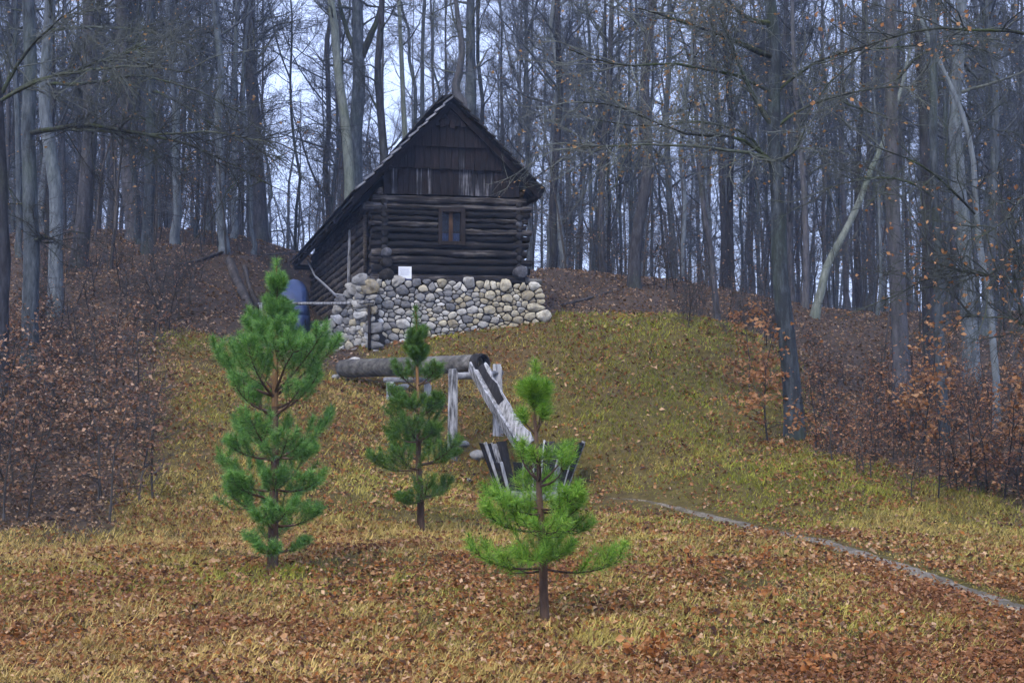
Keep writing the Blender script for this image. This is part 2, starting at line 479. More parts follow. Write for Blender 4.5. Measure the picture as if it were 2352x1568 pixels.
# ------------------------------------------------------------------ terrain
CTRL = []
for yy in (-12, 2, 9, 14):
    for xx in (-14, -5, 5, 14):
        CTRL.append((xx, yy, 0.0))
for a in [(0, 1225, 19), (300, 1215, 19), (2300, 1190, 21.2), (1222, 1142, 27), (1120, 1145, 26.5), (1330, 1138, 26.5), (1222, 1172, 25.0), (1222, 1118, 28.2), (850, 1130, 22), (600, 1110, 22.3),
          (1570, 1165, 23.5), (1900, 1240, 17.2), (968, 1220, 18.7), (420, 1000, 25.5), (420, 880, 29), (400, 780, 33),
          (700, 880, 30), (780, 1000, 26), (1040, 1085, 27), (1150, 1000, 29), (1000, 965, 29.3), (940, 915, 31.5), (800, 862, 33.6),
          (900, 806, 34.8), (850, 800, 35.2), (780, 808, 36.5), (1050, 772, 35.6), (1240, 728, 36.9), (1400, 728, 36.5), (1600, 730, 36), (1700, 765, 35),
          (1800, 850, 33), (1850, 1000, 28.5), (1300, 850, 32.5), (1300, 1000, 28.5), (1500, 850, 32), (1500, 1000, 28.5),
          (1500, 1100, 25.5), (1800, 1110, 23.5), (2100, 1130, 22.5), (1950, 860, 38), (2100, 900, 33), (2300, 950, 30),
          (2300, 850, 40), (2050, 760, 46), (2300, 720, 55), (1900, 715, 56), (2340, 1050, 25), (1400, 715, 39.5), (1300, 622, 46),
          (1500, 652, 46), (1650, 664, 48), (500, 745, 36), (560, 690, 40), (600, 600, 47), (400, 562, 50),
          (250, 548, 50), (100, 620, 44), (0, 720, 36), (200, 725, 36), (100, 850, 30), (200, 1000, 24.5), (690, 806, 41), (735, 775, 45),
          (719, 762, 51), (650, 612, 53), (1100, 650, 44)]:
    CTRL.append(tuple(px(*a)))
CTRL += [(-25, 72, 9.4), (0, 72, 7.8), (25, 72, 7.4), (-45, 110, 10.5), (0, 110, 9.0), (45, 110, 9.0), (0, 200, 9.5), (-90, 200, 11), (90, 200, 10),
         (-30, 20, 1.2), (30, 20, 1.0), (-32, 40, 6.0), (34, 40, 3.6), (0, 58, 7.6), (-60, 60, 9), (60, 60, 6.5)]
CTRL = np.array(CTRL)
def _tps():
    P = CTRL[:, :2] / 10
    n = len(P)
    d2 = ((P[:, None] - P[None]) ** 2).sum(-1)
    K = 0.5 * d2 * np.log(d2 + 1e-9)
    K[np.arange(n), np.arange(n)] = 0.004
    A = np.zeros((n + 3, n + 3))
    A[:n, :n] = K
    A[:n, n] = 1; A[:n, n + 1:] = P
    A[n, :n] = 1; A[n + 1:, :n] = P.T
    return np.linalg.solve(A, np.concatenate([CTRL[:, 2], np.zeros(3)])), P
_W, _P = _tps()
PATH = np.array([px(1400, 1143, 25.2), px(1560, 1165, 23.6), px(1700, 1190, 21.0), px(1900, 1240, 17.2), px(2100, 1302, 14.0), px(2352, 1392, 11.2)])[:, :2]
PATH = np.vstack([PATH, PATH[-1] + (PATH[-1] - PATH[-2]) * 1.5])
def path_dist(x, y):
    best = np.full(np.shape(x), 1e9)
    for a, b in zip(PATH[:-1], PATH[1:]):
        d = b - a
        t = np.clip(((x - a[0]) * d[0] + (y - a[1]) * d[1]) / (d @ d), 0, 1)
        best = np.minimum(best, np.hypot(x - a[0] - t * d[0], y - a[1] - t * d[1]))
    return best
def sstep(a, b, v):
    t = np.clip((v - a) / (b - a), 0, 1)
    return t * t * (3 - 2 * t)
def height(x, y):
    x = np.asarray(x, float); y = np.asarray(y, float)
    sh = x.shape
    q = np.stack([x.ravel(), y.ravel()], 1) / 10
    res = np.empty(len(q))
    n = len(_P)
    for i in range(0, len(q), 40000):
        c = q[i:i + 40000]
        d2 = ((c[:, None] - _P[None]) ** 2).sum(-1)
        res[i:i + 40000] = (0.5 * d2 * np.log(d2 + 1e-9)) @ _W[:n] + _W[n] + c @ _W[n + 1:]
    z = res.reshape(sh)
    amp = np.clip((y - 5) / 12, 0.25, 1) * 0.16
    calm = 0.12 + 0.88 * sstep(0.3, 2.2, path_dist(x, y))
    return z + ((noise2(x * 0.5, y * 0.5, 3, 3) - 0.5) * amp * 1.5 + (noise2(x * 1.7, y * 1.7, 5, 2) - 0.5) * 0.11) * calm
def hz(x, y):
    return float(height(np.array([x]), np.array([y]))[0])

def meadow(x, y):
    """1 on the mown clearing, 0 on the forest floor and in the thickets"""
    k = x / np.maximum(y, 1)
    w = (noise2(x * 0.35, y * 0.35, 11, 2) - 0.5)
    left = sstep(-0.305, -0.265, k + 0.06 * w) + (1 - sstep(18, 20, y + 2 * w))
    right = (1 - sstep(0.19, 0.25, k - sstep(27, 22, y) * 0.14 + 0.06 * w)) + (1 - sstep(20.5, 22.5, y + 2 * w))
    crest = np.where(k < -0.12, 33.8, np.where(k < -0.08, 35, 37.0))
    back = 1 - sstep(crest - 0.5, crest + 1.0, y + 1.5 * w)
    return np.clip(left, 0, 1) * np.clip(right, 0, 1) * back

def ground_tint(x, y):
    m = meadow(x, y)[..., None]
    n = noise2(x * 0.45, y * 0.45, 21, 3)[..., None]
    g = np.array([0.100, 0.092, 0.024]) * n + np.array([0.100, 0.066, 0.028]) * (1 - n)
    f = np.array([0.045, 0.035, 0.028]) * n + np.array([0.080, 0.060, 0.045]) * (1 - n)
    return g * m + f * (1 - m)

ys = np.concatenate([np.arange(-14, 5, 1.0), np.arange(5, 48, 0.22), np.arange(48, 80, 0.8), np.arange(80, 262, 4.0)])
xs = np.concatenate([np.arange(-130, -24, 4.0), np.arange(-24, 24, 0.3), np.arange(24, 132, 4.0)])
GX, GY = np.meshgrid(xs, ys)
GZ = height(GX, GY)
pd = path_dist(GX, GY)
GZ = GZ - 0.04 * np.exp(-(pd / 0.4) ** 2)
nx, ny = len(xs), len(ys)
ii = (np.arange(ny - 1)[:, None] * nx + np.arange(nx - 1)[None]).ravel()
gf = np.stack([ii, ii + 1, ii + nx + 1, ii + nx], 1)
gr = obj('ground', mesh_from('ground', np.stack([GX, GY, GZ], -1).reshape(-1, 3), gf, M_GROUND, True, ground_tint(GX, GY).reshape(-1, 3)))
gr['kind'] = 'structure'
gr['label'] = 'grassy clearing rising to a leaf covered wooded bank'

def mesh_z(x, y):
    """the ground mesh itself, between its grid points"""
    i = np.clip(np.searchsorted(xs, x) - 1, 0, nx - 2); j = np.clip(np.searchsorted(ys, y) - 1, 0, ny - 2)
    fx = (x - xs[i]) / (xs[i + 1] - xs[i]); fy = (y - ys[j]) / (ys[j + 1] - ys[j])
    return (GZ[j, i] * (1 - fx) + GZ[j, i + 1] * fx) * (1 - fy) + (GZ[j + 1, i] * (1 - fx) + GZ[j + 1, i + 1] * fx) * fy
# the trodden footpath: a thin sheet lying on the ground
NP = 260
tt = np.linspace(0, len(PATH) - 1.001, NP)
pc = np.array([PATH[int(t)] * (1 - t % 1) + PATH[int(t) + 1] * (t % 1) for t in tt])
td = nrm(np.gradient(pc, axis=0))
pn = np.stack([-td[:, 1], td[:, 0]], 1)
pc = pc + pn * (wave1(np.arange(NP) * 0.05, 41))[:, None] * 0.05
hw = np.clip(np.linspace(-0.1, 2.6, NP), 0.03, 1) * (0.18 + 0.07 * wave1(np.arange(NP) * 0.09, 43))
cols = []
for k in np.linspace(-1, 1, 7):
    q = pc + pn * (hw * k * (1 + 0.5 * abs(k) * wave1(np.arange(NP) * 0.5, 47 + int(k > 0))))[:, None]
    zz = mesh_z(q[:, 0], q[:, 1])
    cols.append(np.column_stack([q, zz + 0.024 - 0.03 * abs(k) ** 3]))
pv = np.stack(cols, 1).reshape(-1, 3)
ii = (np.arange(NP - 1)[:, None] * 7 + np.arange(6)[None]).ravel()
po = obj('footpath', mesh_from('footpath', pv, np.stack([ii, ii + 1, ii + 8, ii + 7], 1), M_PATH))
po['kind'] = 'structure'
po['label'] = 'narrow pale gravel footpath crossing the meadow'

# ------------------------------------------------------------------ the log mill
D0 = 36.0
C0 = px(878, 652, D0)
EY = nrm(np.array([(350 - CXP) / FPX, math.cos(PITCH) + 176 / FPX * math.sin(PITCH), 0]))
EX = np.array([math.cos(rad(10.0)), math.sin(rad(10.0)), 0])
Z0 = C0[2]
def proj(p):
    d = np.asarray(p) - CAM
    f = d[1] * math.cos(PITCH) + d[2] * math.sin(PITCH)
    u = -d[1] * math.sin(PITCH) + d[2] * math.cos(PITCH)
    return CXP + FPX * d[0] / f, CYP - FPX * u / f
def cab(u, v, z):
    u, v, z = np.broadcast_arrays(np.asarray(u, float), np.asarray(v, float), np.asarray(z, float))
    return np.stack([C0[0] + EX[0] * u + EY[0] * v, C0[1] + EX[1] * u + EY[1] * v, z], -1)
def solve(f, target, lo, hi):
    for _ in range(50):
        m = (lo + hi) / 2
        if (f(m) - target) * (f(hi) - target) <= 0:
            lo = m
        else:
            hi = m
    return (lo + hi) / 2
WID = solve(lambda u: proj(cab(u, 0, Z0))[0], 1191, 2, 6)
LEN = solve(lambda v: proj(cab(0, v, Z0))[0], 722, 4, 25)
def z_at(y, u=1.0, v=0.0):
    return solve(lambda z: proj(cab(u, v, z))[1], y, 0, 20)
base = cab(WID / 2, LEN / 2, Z0)
cabin = thing('log_cabin', 'dark old log mill with steep shingled roof on a stone footing', 'cabin', base)
def part(name, mb, mat, parent=None, smooth=True, root=cabin, off=None):
    return obj(name, mb.mesh(name, mat, smooth, base if off is None else off), parent or root)

def log_between(u0, u1, top, bot, v, depth, seed, axis='u', sides=10, n=18, wob=0.028):
    """a hewn log along the front (axis u) or the side (axis v) between two wavy edges"""
    s = np.linspace(u0, u1, n)
    zt, zb = top(s), bot(s)
    c, hh = (zt + zb) / 2, (zt - zb) / 2 * (0.90 if axis == 'u' else 0.94)
    ang = np.arange(sides) * 2 * math.pi / sides + math.pi / sides
    ca, sa = np.cos(ang), np.sin(ang)
    ca = np.sign(ca) * np.abs(ca) ** 0.5; sa = np.sign(sa) * np.abs(sa) ** 0.8
    g = np.random.default_rng(seed)
    dep = depth * (1 + 0.14 * wave1(s * 1.1, seed))[:, None] * (1 + 0.06 * g.normal(size=(n, sides)))
    off = v + 0.03 * wave1(s * 0.7, seed + 9)[:, None] + ca[None] * dep
    zz = c[:, None] + sa[None] * hh[:, None] + g.normal(size=(n, sides)) * wob * 0.4
    ss = np.broadcast_to(s[:, None], off.shape)
    P = cab(ss, off, zz) if axis == 'u' else cab(off, ss, zz)
    V = P.reshape(-1, 3)
    i = np.arange(n - 1)[:, None] * sides
    j = np.arange(sides)[None]
    j2 = (j + 1) % sides
    q = np.stack([i + j, i + j2, i + sides + j2, i + sides + j], -1).reshape(-1, 4)
    V = np.vstack([V, P[0].mean(0), P[-1].mean(0)])
    b0 = (n - 1) * sides
    t = [(n * sides, (x + 1) % sides, x) for x in range(sides)] + [(n * sides + 1, b0 + x, b0 + (x + 1) % sides) for x in range(sides)]
    m = MB(); m.add(V, q, t)
    return m

# front wall
yb = [449, 469, 484, 498, 510, 524, 538, 554, 573, 589, 608, 629, 654]
zb = [z_at(y, 1.2) for y in yb]
edges = []
for i, z in enumerate(zb):
    amp = 0.032 if i not in (8, 9) else 0.075
    edges.append((lambda z, i, amp: (lambda s: z + amp * wave1(np.asarray(s) * 0.9, 60 + i) + 0.008 * wave1(np.asarray(s) * 3.5, 90 + i)))(z, i, amp))
WU0 = solve(lambda u: proj(cab(u, 0, zb[5]))[0], 1006, 0, 5)
WU1 = solve(lambda u: proj(cab(u, 0, zb[5]))[0], 1063, 0, 5)
for i in range(12):
    th = 0.135 + 0.02 * (i % 3)
    lo, hi = -0.30 - 0.06 * ((i * 7) % 5) / 5, WID + 0.20 + 0.05 * ((i * 3) % 4)
    if i == 1:
        lo = -0.52
    spans = [(lo, WU0), (WU1, hi)] if 2 <= i <= 6 else [(lo, hi)]
    for a, b in spans:
        part('log', log_between(a, b, edges[i], edges[i + 1], 0.0 - 0.012 * (i % 2), th, 200 + i * 3 + (a > 0)), M_LOGF)
# side wall towards the mill race
zs_top = z_at(449, 0.0)
zs_bot = Z0 - 0.75
nb = 14
zz = np.concatenate([np.linspace(zs_top + 0.25, Z0 + 0.1, nb - 2), [Z0 - 0.22, zs_bot]])
sedges = [(lambda z, i: (lambda s: z + 0.035 * wave1(np.asarray(s) * 0.55, 160 + i) + 0.012 * wave1(np.asarray(s) * 2.5, 190 + i)))(z, i) for i, z in enumerate(zz)]
for i in range(len(zz) - 1):
    below = i >= len(zz) - 3
    part('log', log_between(-0.05 if not below else 0.25, LEN + 0.28, sedges[i], sedges[i + 1], 0.0, 0.15 + 0.012 * (i % 4), 300 + i, axis='v', n=30), M_LOGS)
    if not below:
        part('log', log_between(-0.05, LEN + 0.28, lambda s, i=i: sedges[i](s), lambda s, i=i: sedges[i + 1](s), WID, 0.15, 340 + i, axis='v', n=16), M_LOGS)
# round ends of side logs standing out at the front corners
def log_end(u, z, r, out, seed, mat=M_END, squash=1.0):
    m = MB()
    m.tube([cab(u, 0.10, z), cab(u, -out * 0.5, z), cab(u, -out + 0.02, z), cab(u, -out, z)], [r, r, r, r * 0.9], 12, True, seed, 0.05)
    part('log_end', m, mat)
g0 = np.random.default_rng(31)
for i in range(1, 12):
    zc = (zb[i] + zb[i + 1]) / 2 + 0.09
    log_end(0.03, zc, 0.088 + 0.02 * g0.random(), 0.15 + 0.06 * g0.random(), 400 + i, M_LOGE)
    log_end(WID - 0.02, zc, 0.086 + 0.02 * g0.random(), 0.15 + 0.06 * g0.random(), 430 + i, M_LOGE if i != 4 else M_END)
log_end(0.05, z_at(583, 0), 0.13, 0.52, 450, M_END)
log_end(0.06, z_at(606, 0), 0.15, 0.46, 451, M_LOGE)
log_end(0.06, z_at(634, 0), 0.19, 0.48, 452, M_LOGE)
log_end(WID - 0.03, z_at(628, WID), 0.185, 0.45, 453, M_END)
m = MB(); m.beam(cab(WID + 0.15, -0.1, z_at(645, WID)), cab(WID + 0.62, -0.05, z_at(648, WID)), 0.26, 0.17, jit=0.015, seed=4)
part('sill_beam', m, M_TROUGH)
m = MB(); m.beam(cab(-0.5, 0.6, z_at(638, 0)), cab(-0.1, 0.5, z_at(638, 0)), 0.3, 0.2, jit=0.02, seed=6)
part('sill_beam', m, M_TROUGH)
# near-black backing box: stops light leaks, its colour stands for the unlit room
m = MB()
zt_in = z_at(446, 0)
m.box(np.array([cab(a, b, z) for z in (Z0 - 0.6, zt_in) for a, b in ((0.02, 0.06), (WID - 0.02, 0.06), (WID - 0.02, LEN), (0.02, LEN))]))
core = part('dark_backing_box', m, M_DARKIN, smooth=False)
# window: the opening is filled in front of the dark backing box
WZ1, WZ0 = z_at(483, 1.7), z_at(562, 1.7)
win = obj('window', None, cabin)
def wbeam(name, u0, z0, u1, z1, w, v, d, mat, parent=None):
    m = MB(); m.beam(cab(u0, v, z0), cab(u1, v, z1), d, w, up=(EX if abs(u1 - u0) < 1e-6 else (0, 0, 1)))
    return part(name, m, mat, parent or win, smooth=False)
# beam(): width across the wall, height in the plane
def vbar(name, u, z0, z1, w, v, d, mat):
    m = MB()
    m.box(np.array([cab(a, b, z) for z in (z0, z1) for a, b in ((u - w / 2, v - d / 2), (u + w / 2, v - d / 2), (u + w / 2, v + d / 2), (u - w / 2, v + d / 2))]))
    return part(name, m, mat, win, smooth=False)
def hbar(name, u0, u1, z, h, v, d, mat):
    m = MB()
    m.box(np.array([cab(a, b, zz_) for zz_ in (z - h / 2, z + h / 2) for a, b in ((u0, v - d / 2), (u1, v - d / 2), (u1, v + d / 2), (u0, v + d / 2))]))
    return part(name, m, mat, win, smooth=False)
UM = (WU0 + WU1) / 2
vbar('jamb', WU0 + 0.03, WZ0 - 0.03, WZ1, 0.10, -0.09, 0.22, M_FRAME)
vbar('jamb', WU1 - 0.03, WZ0 - 0.03, WZ1, 0.12, -0.09, 0.22, M_FRAME)
hbar('head', WU0 - 0.02, WU1 + 0.02, WZ1 - 0.02, 0.09, -0.092, 0.21, M_FRAME)
hbar('sill', WU0 - 0.03, WU1 + 0.03, WZ0 + 0.03, 0.10, -0.10, 0.24, M_FRAME)
vbar('mullion', UM - 0.028, WZ0 + 0.08, WZ1 - 0.065, 0.05, -0.05, 0.06, M_MULL)
vbar('mullion', UM + 0.027, WZ0 + 0.08, WZ1 - 0.065, 0.05, -0.044, 0.06, M_MULL)
ZB = WZ0 + 0.36
for (a, b) in ((WU0 + 0.08, UM - 0.053), (UM + 0.052, WU1 - 0.09)):
    hbar('glazing_bar', a, b, ZB, 0.025, -0.03, 0.04, M_FRAME)
    for z0, z1 in ((WZ0 + 0.08, ZB - 0.0125), (ZB + 0.0125, WZ1 - 0.065)):
        m = MB()
        m.box(np.array([cab(u_, v_, z_) for z_ in (z0, z1) for u_, v_ in ((a, -0.025), (b, -0.025), (b, -0.019), (a, -0.019))]))
        part('pane', m, M_GLASS, win, smooth=False)
    m = MB()
    us = np.linspace(a, b, 12)
    vv = 0.02 + 0.012 * np.sin(np.arange(12) * 1.9)
    V = np.concatenate([cab(us, vv, np.full(12, WZ0 + 0.08)), cab(us, vv, np.full(12, ZB - 0.02))])
    m.add(V, [(k, k + 1, 13 + k, 12 + k) for k in range(11)])
    part('curtain', m, M_CURT, win)

# roof
VF, VB = -0.62, LEN + 0.65
AP = cab(solve(lambda u: proj(cab(u, VF, 10.5))[0], 1040, 0, 4), VF, 0)
UA = solve(lambda u: proj(cab(u, VF, 10.5))[0], 1040, 0, 4)
ZA = solve(lambda z: proj(cab(UA, VF, z))[1], 226, 7, 14)
UL = solve(lambda u: proj(cab(u, VF, 8.0))[0], 818, -3, 2)
ZL = solve(lambda z: proj(cab(UL, VF, z))[1], 440, 5, 12)
UR = solve(lambda u: proj(cab(u, VF, 8.0))[0], 1248, 2, 8)
ZR = solve(lambda z: proj(cab(UR, VF, z))[1], 440, 5, 12)
def roof_z(u):
    u = np.asarray(u, float)
    return np.where(u < UA, ZA + (ZL - ZA) * (u - UA) / (UL - UA), ZA + (ZR - ZA) * (u - UA) / (UR - UA))
roof = obj('roof', None, cabin)
for side, UE, ZE in (('l', UL, ZL), ('r', UR, ZR)):
    # rafters, sheathing and stepped shingle courses
    m = MB()
    P = []
    for off in (-0.10, -0.02):
        P += [cab(UA, VF + 0.25, ZA + off), cab(UE, VF + 0.25, ZE + off), cab(UE, VB, ZE + off), cab(UA, VB, ZA + off)]
    m.box(np.array(P) if side == 'l' else np.array(P)[[1, 0, 3, 2, 5, 4, 7, 6]])
    part('sheathing', m, M_SHING, roof, smooth=False)
    ncs = 9
    for c in range(ncs):
        t0, t1 = c / ncs, (c + 1.45) / ncs
        t1 = min(t1, 1.03)
        n = 96
        vs = np.linspace(VF, VB, n)
        g = np.random.default_rng(600 + c + (50 if side == 'r' else 0))
        jag = np.repeat(g.normal(size=n // 2 + 1) * 0.012, 2)[:n]
        vs2 = vs.copy(); vs2[0] += g.normal() * 0.03
        lift0, lift1 = 0.0, 0.075 + 0.012 * g.normal()
        th = 0.035
        def row(t, lift, jg):
            u = UA + (UE - UA) * (t + jg); z = ZA + (ZE - ZA) * (t + jg) + lift
            return u, z
        ua, za = row(t0, lift0, 0); ub, zb_ = row(np.full(n, t1), lift1, jag)
        top0 = cab(np.full(n, ua), vs2, za + th); top1 = cab(ub, vs2, zb_ + th)
        bot0 = cab(np.full(n, ua), vs2, za); bot1 = cab(ub, vs2, zb_)
        V = np.concatenate([top0, top1, bot1, bot0])
        k = np.arange(n - 1)
        q = np.vstack([np.stack([r * n + k, r * n + k + 1, ((r + 1) % 4) * n + k + 1, ((r + 1) % 4) * n + k], 1) for r in range(4)])
        q = np.vstack([q, [[0, n, 2 * n, 3 * n], [n - 1, 4 * n - 1, 3 * n - 1, 2 * n - 1]]])
        m = MB(); m.add(V, q)
        part('shingle_course', m, M_SHING, roof, smooth=False)
    # shingle butts along the gable edge, paler on the left slope
    for c in range(11):
        t0 = c / 11; t1 = (c + 1.12) / 11
        g = np.random.default_rng(700 + c + (50 if side == 'r' else 0))
        p0 = cab(UA + (UE - UA) * t0, VF - 0.03, ZA + (ZE - ZA) * t0 + 0.035)
        p1 = cab(UA + (UE - UA) * t1, VF - 0.03 - 0.02 * g.random(), ZA + (ZE - ZA) * t1 + 0.095 + 0.02 * g.random())
        m = MB(); m.beam(p0, p1, 0.16, 0.045, jit=0.006, seed=c)
        part('shingle', m, M_RAKE if side == 'l' else M_SHING, roof, smooth=False)
    for v in np.linspace(0.0, LEN, 9)[0:]:
        m = MB(); m.beam(cab(UA, v, ZA - 0.17), cab(UE, v, ZE - 0.17), 0.1, 0.12)
        part('rafter', m, M_SHING, roof, smooth=False)
    # rake rafter and barge board under the front edge
    m = MB(); m.beam(cab(UA, VF + 0.2, ZA - 0.13), cab(UE, VF + 0.2, ZE - 0.13), 0.05, 0.16, jit=0.005, seed=8)
    part('barge_board', m, M_GABLE, roof, smooth=False)
m = MB(); m.beam(cab(UA - 0.14, VF, ZA + 0.06), cab(UA - 0.14, VB, ZA + 0.06), 0.34, 0.04)
part('ridge_board', m, M_SHING, roof, smooth=False)
for c in range(2):
    m = MB(); m.beam(cab(UA - 0.02, VF - 0.04, ZA + 0.09), cab(UA - 0.33, VF + 0.1 + 0.2 * c, ZA - 0.12), 0.22, 0.04)
    part('ridge_shingle', m, M_SHING, roof, smooth=False)
# tie beam ends under the eaves
for u0, u1, y in ((-0.55, 0.1, 476),):
    m = MB(); m.beam(cab(u0, -0.05, z_at(y, 0)), cab(u1, -0.05, z_at(y, 0)), 0.2, 0.17, jit=0.01, seed=2)
    part('plate_end', m, M_END)
m = MB(); m.beam(cab(UL + 0.05, LEN + 0.2, ZL - 0.22), cab(0.2, LEN + 0.2, ZL - 0.22), 0.18, 0.2)
part('eave_beam', m, M_GABLE)
m = MB(); m.beam(cab(UL + 0.12, VF + 0.3, ZL - 0.13), cab(UL + 0.12, VB - 0.1, ZL - 0.13), 0.12, 0.12)
part('eave_purlin', m, M_GABLE)
m = MB(); m.beam(cab(UR - 0.12, VF + 0.3, ZR - 0.13), cab(UR - 0.12, VB - 0.1, ZR - 0.13), 0.12, 0.12)
part('eave_purlin', m, M_GABLE)

# gable of three overlapping tiers of upright boards
gb = obj('gable', None, cabin)
tiers = [(z_at(450, UA), z_at(388, UA), -0.14, 0.185), (z_at(392, UA), z_at(338, UA), -0.225, 0.2), (z_at(343, UA), z_at(292, UA), -0.31, 0.2)]
g0 = np.random.default_rng(77)
for ti, (z0, z1, v, w) in enumerate(tiers):
    # the half width at this tier's foot
    ul = solve(lambda u: float(roof_z(u)) - 0.16, z0 + (0.10 if ti else 0.0), UL, UA)
    ur = solve(lambda u: float(roof_z(u)) - 0.16, z0 + (0.10 if ti else 0.0), UA, UR)
    ul, ur = max(ul, 0.0), min(ur, WID - 0.02)
    u = ul
    while u < ur - 0.03:
        ww = min(w * g0.uniform(0.7, 1.35), ur - u)
        a, b = u + 0.004, u + ww - 0.004
        za, zb2 = min(z1, float(roof_z(a)) - 0.14), min(z1, float(roof_z(b)) - 0.14)
        zf = z0 + g0.normal() * 0.012
        if max(za, zb2) > zf + 0.05:
            vo = v + g0.uniform(-0.012, 0.012)
            m = MB()
            m.box(np.array([cab(x, y, z) for pts in (((a, zf), (b, zf)), ((a, max(za, zf + .01)), (b, max(zb2, zf + .01)))) for (x, z), y in
                            ((pts[0], vo), (pts[1], vo), (pts[1], vo + 0.028), (pts[0], vo + 0.028))]))
            xp = proj(cab((a + b) / 2, v, zf))[0]
            washed = (ti == 0 and (1050 < xp < 1108 or g0.random() < 0.12)) or (ti == 1 and 1050 < xp < 1066)
            part('gable_board', m, M_GABLEW if washed else M_GABLE, gb, smooth=False)
        u += ww
# ragged little shingles in the peak
zp0 = z_at(297, UA)
for r_ in range(4):
    z0 = zp0 + r_ * 0.2
    ul = solve(lambda u: float(roof_z(u)) - 0.16, z0 + 0.14, UL, UA); ur = solve(lambda u: float(roof_z(u)) - 0.16, z0 + 0.14, UA, UR)
    u = ul
    while u < ur - 0.05:
        ww = min(g0.uniform(0.09, 0.17), ur - u)
        zt = min(z0 + 0.32, float(roof_z(u + 0.01)) - 0.15, float(roof_z(u + ww - 0.01)) - 0.15)
        dz = g0.normal() * 0.025
        if zt > z0 + 0.04:
            m = MB()
            tl = g0.normal() * 0.015
            v = -0.37 + 0.02 * r_ + g0.uniform(-0.01, 0.01)
            m.box(np.array([cab(x, y, z) for x, y, z in ((u + tl, v - 0.03, z0 + dz), (u + ww - 0.008 + tl, v - 0.03, z0 + dz + g0.normal() * 0.012), (u + ww - 0.008 + tl, v - 0.012, z0 + dz), (u + tl, v - 0.012, z0 + dz),
                                                         (u, v + 0.03, zt), (u + ww - 0.008, v + 0.03, zt), (u + ww - 0.008, v + 0.045, zt), (u, v + 0.045, zt))]))
            part('peak_shingle', m, M_GABLE, gb, smooth=False)
        u += ww
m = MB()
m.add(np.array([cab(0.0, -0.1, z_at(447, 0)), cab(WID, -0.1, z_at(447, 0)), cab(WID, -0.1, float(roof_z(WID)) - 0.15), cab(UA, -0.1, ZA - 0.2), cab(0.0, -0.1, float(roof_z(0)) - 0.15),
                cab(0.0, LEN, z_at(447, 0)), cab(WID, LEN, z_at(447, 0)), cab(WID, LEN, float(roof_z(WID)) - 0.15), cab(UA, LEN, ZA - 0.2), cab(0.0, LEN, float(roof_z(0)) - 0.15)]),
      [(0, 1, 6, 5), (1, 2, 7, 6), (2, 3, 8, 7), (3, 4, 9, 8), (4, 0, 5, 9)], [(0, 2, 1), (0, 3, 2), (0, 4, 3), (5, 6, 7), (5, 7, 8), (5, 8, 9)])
part('gable_attic_filler', m, M_DARKIN, gb, smooth=False)  # near-black filler through the whole attic, added to block sky under the eaves
# poles on the side wall
def side_v(x, z, u=-0.2):
    return solve(lambda v: proj(cab(u, v, z))[0], x, 0, 25)
v1 = side_v(802, Z0 + 1, -0.42)
m = MB(); m.tube([cab(-0.42, v1, z_at(700, -0.42, v1)), cab(-0.42, v1, z_at(600, -0.42, v1)), cab(-0.40, v1, z_at(528, -0.42, v1))], [0.055, 0.05, 0.045], 8, True, 3, 0.06)
part('upright_pole', m, M_SILV)
v2 = side_v(842, Z0 + 1, -0.2)
m = MB(); m.beam(cab(-0.22, v2, z_at(640, -0.2, v2)), cab(-0.22, v2, z_at(495, -0.2, v2)), 0.34, 0.1, up=(1, 0, 0), jit=0.01)
part('upright_board', m, M_LOGS)

# notice on the front
nz0, nz1 = z_at(642, 0.6), z_at(614, 0.6)
nu0 = solve(lambda u: proj(cab(u, -0.2, nz0))[0], 915, 0, 2); nu1 = solve(lambda u: proj(cab(u, -0.2, nz0))[0], 945, 0, 3)
nt_ = thing('notice_sheet', 'small white printed notice fixed low on the log wall', 'notice', cab(nu0, -0.2, nz0))
def flatq(u0, z0, u1, z1, v, th=0.006):
    m = MB(); m.box(np.array([cab(u, y, z) for z in (z0, z1) for u, y in ((u0, v - th), (u1, v - th), (u1, v), (u0, v))])); return m
loc_ = np.array(cab(nu0, -0.2, nz0))
obj('panel', flatq(nu0, nz0, nu1, nz1, -0.195, 0.012).mesh('panel', M_SHEET, False, loc_), nt_)
obj('footer_band', flatq(nu0, nz0 - 0.035, nu1, nz0 + 0.003, -0.2, 0.010).mesh('footer_band', M_PRINTB, False, loc_), nt_)
m = MB()
for i in range(7):
    zq = nz1 - 0.07 - i * 0.028
    q = flatq(nu0 + 0.04 + 0.03 * (i % 2), zq, nu1 - 0.05 - 0.04 * ((i * 3) % 4) / 4, zq + 0.007, -0.2075, 0.003)
    m.add(q.V[0], q.Q[0])
o_ = obj('text_lines', m.mesh('text_lines', M_PRINT, False, loc_), nt_)
m = MB()
cu = np.linspace(nu0 + 0.002, nu0 + 0.2, 8)
cz = nz0 + 0.075 * (1 - np.linspace(0, 1, 8)) ** 1.6 + 0.012
V = np.concatenate([cab(cu, np.full(8, -0.2105), cz), cab(cu, np.full(8, -0.2105), cz + 0.012), cab(cu, np.full(8, -0.2075), cz), cab(cu, np.full(8, -0.2075), cz + 0.012)])
m.add(V, [(k, k + 1, 8 + k + 1, 8 + k) for k in range(7)] + [(16 + k, 24 + k, 24 + k + 1, 16 + k + 1) for k in range(7)])
obj('red_swoosh', m.mesh('red_swoosh', M_PRINTR, False, loc_), nt_)

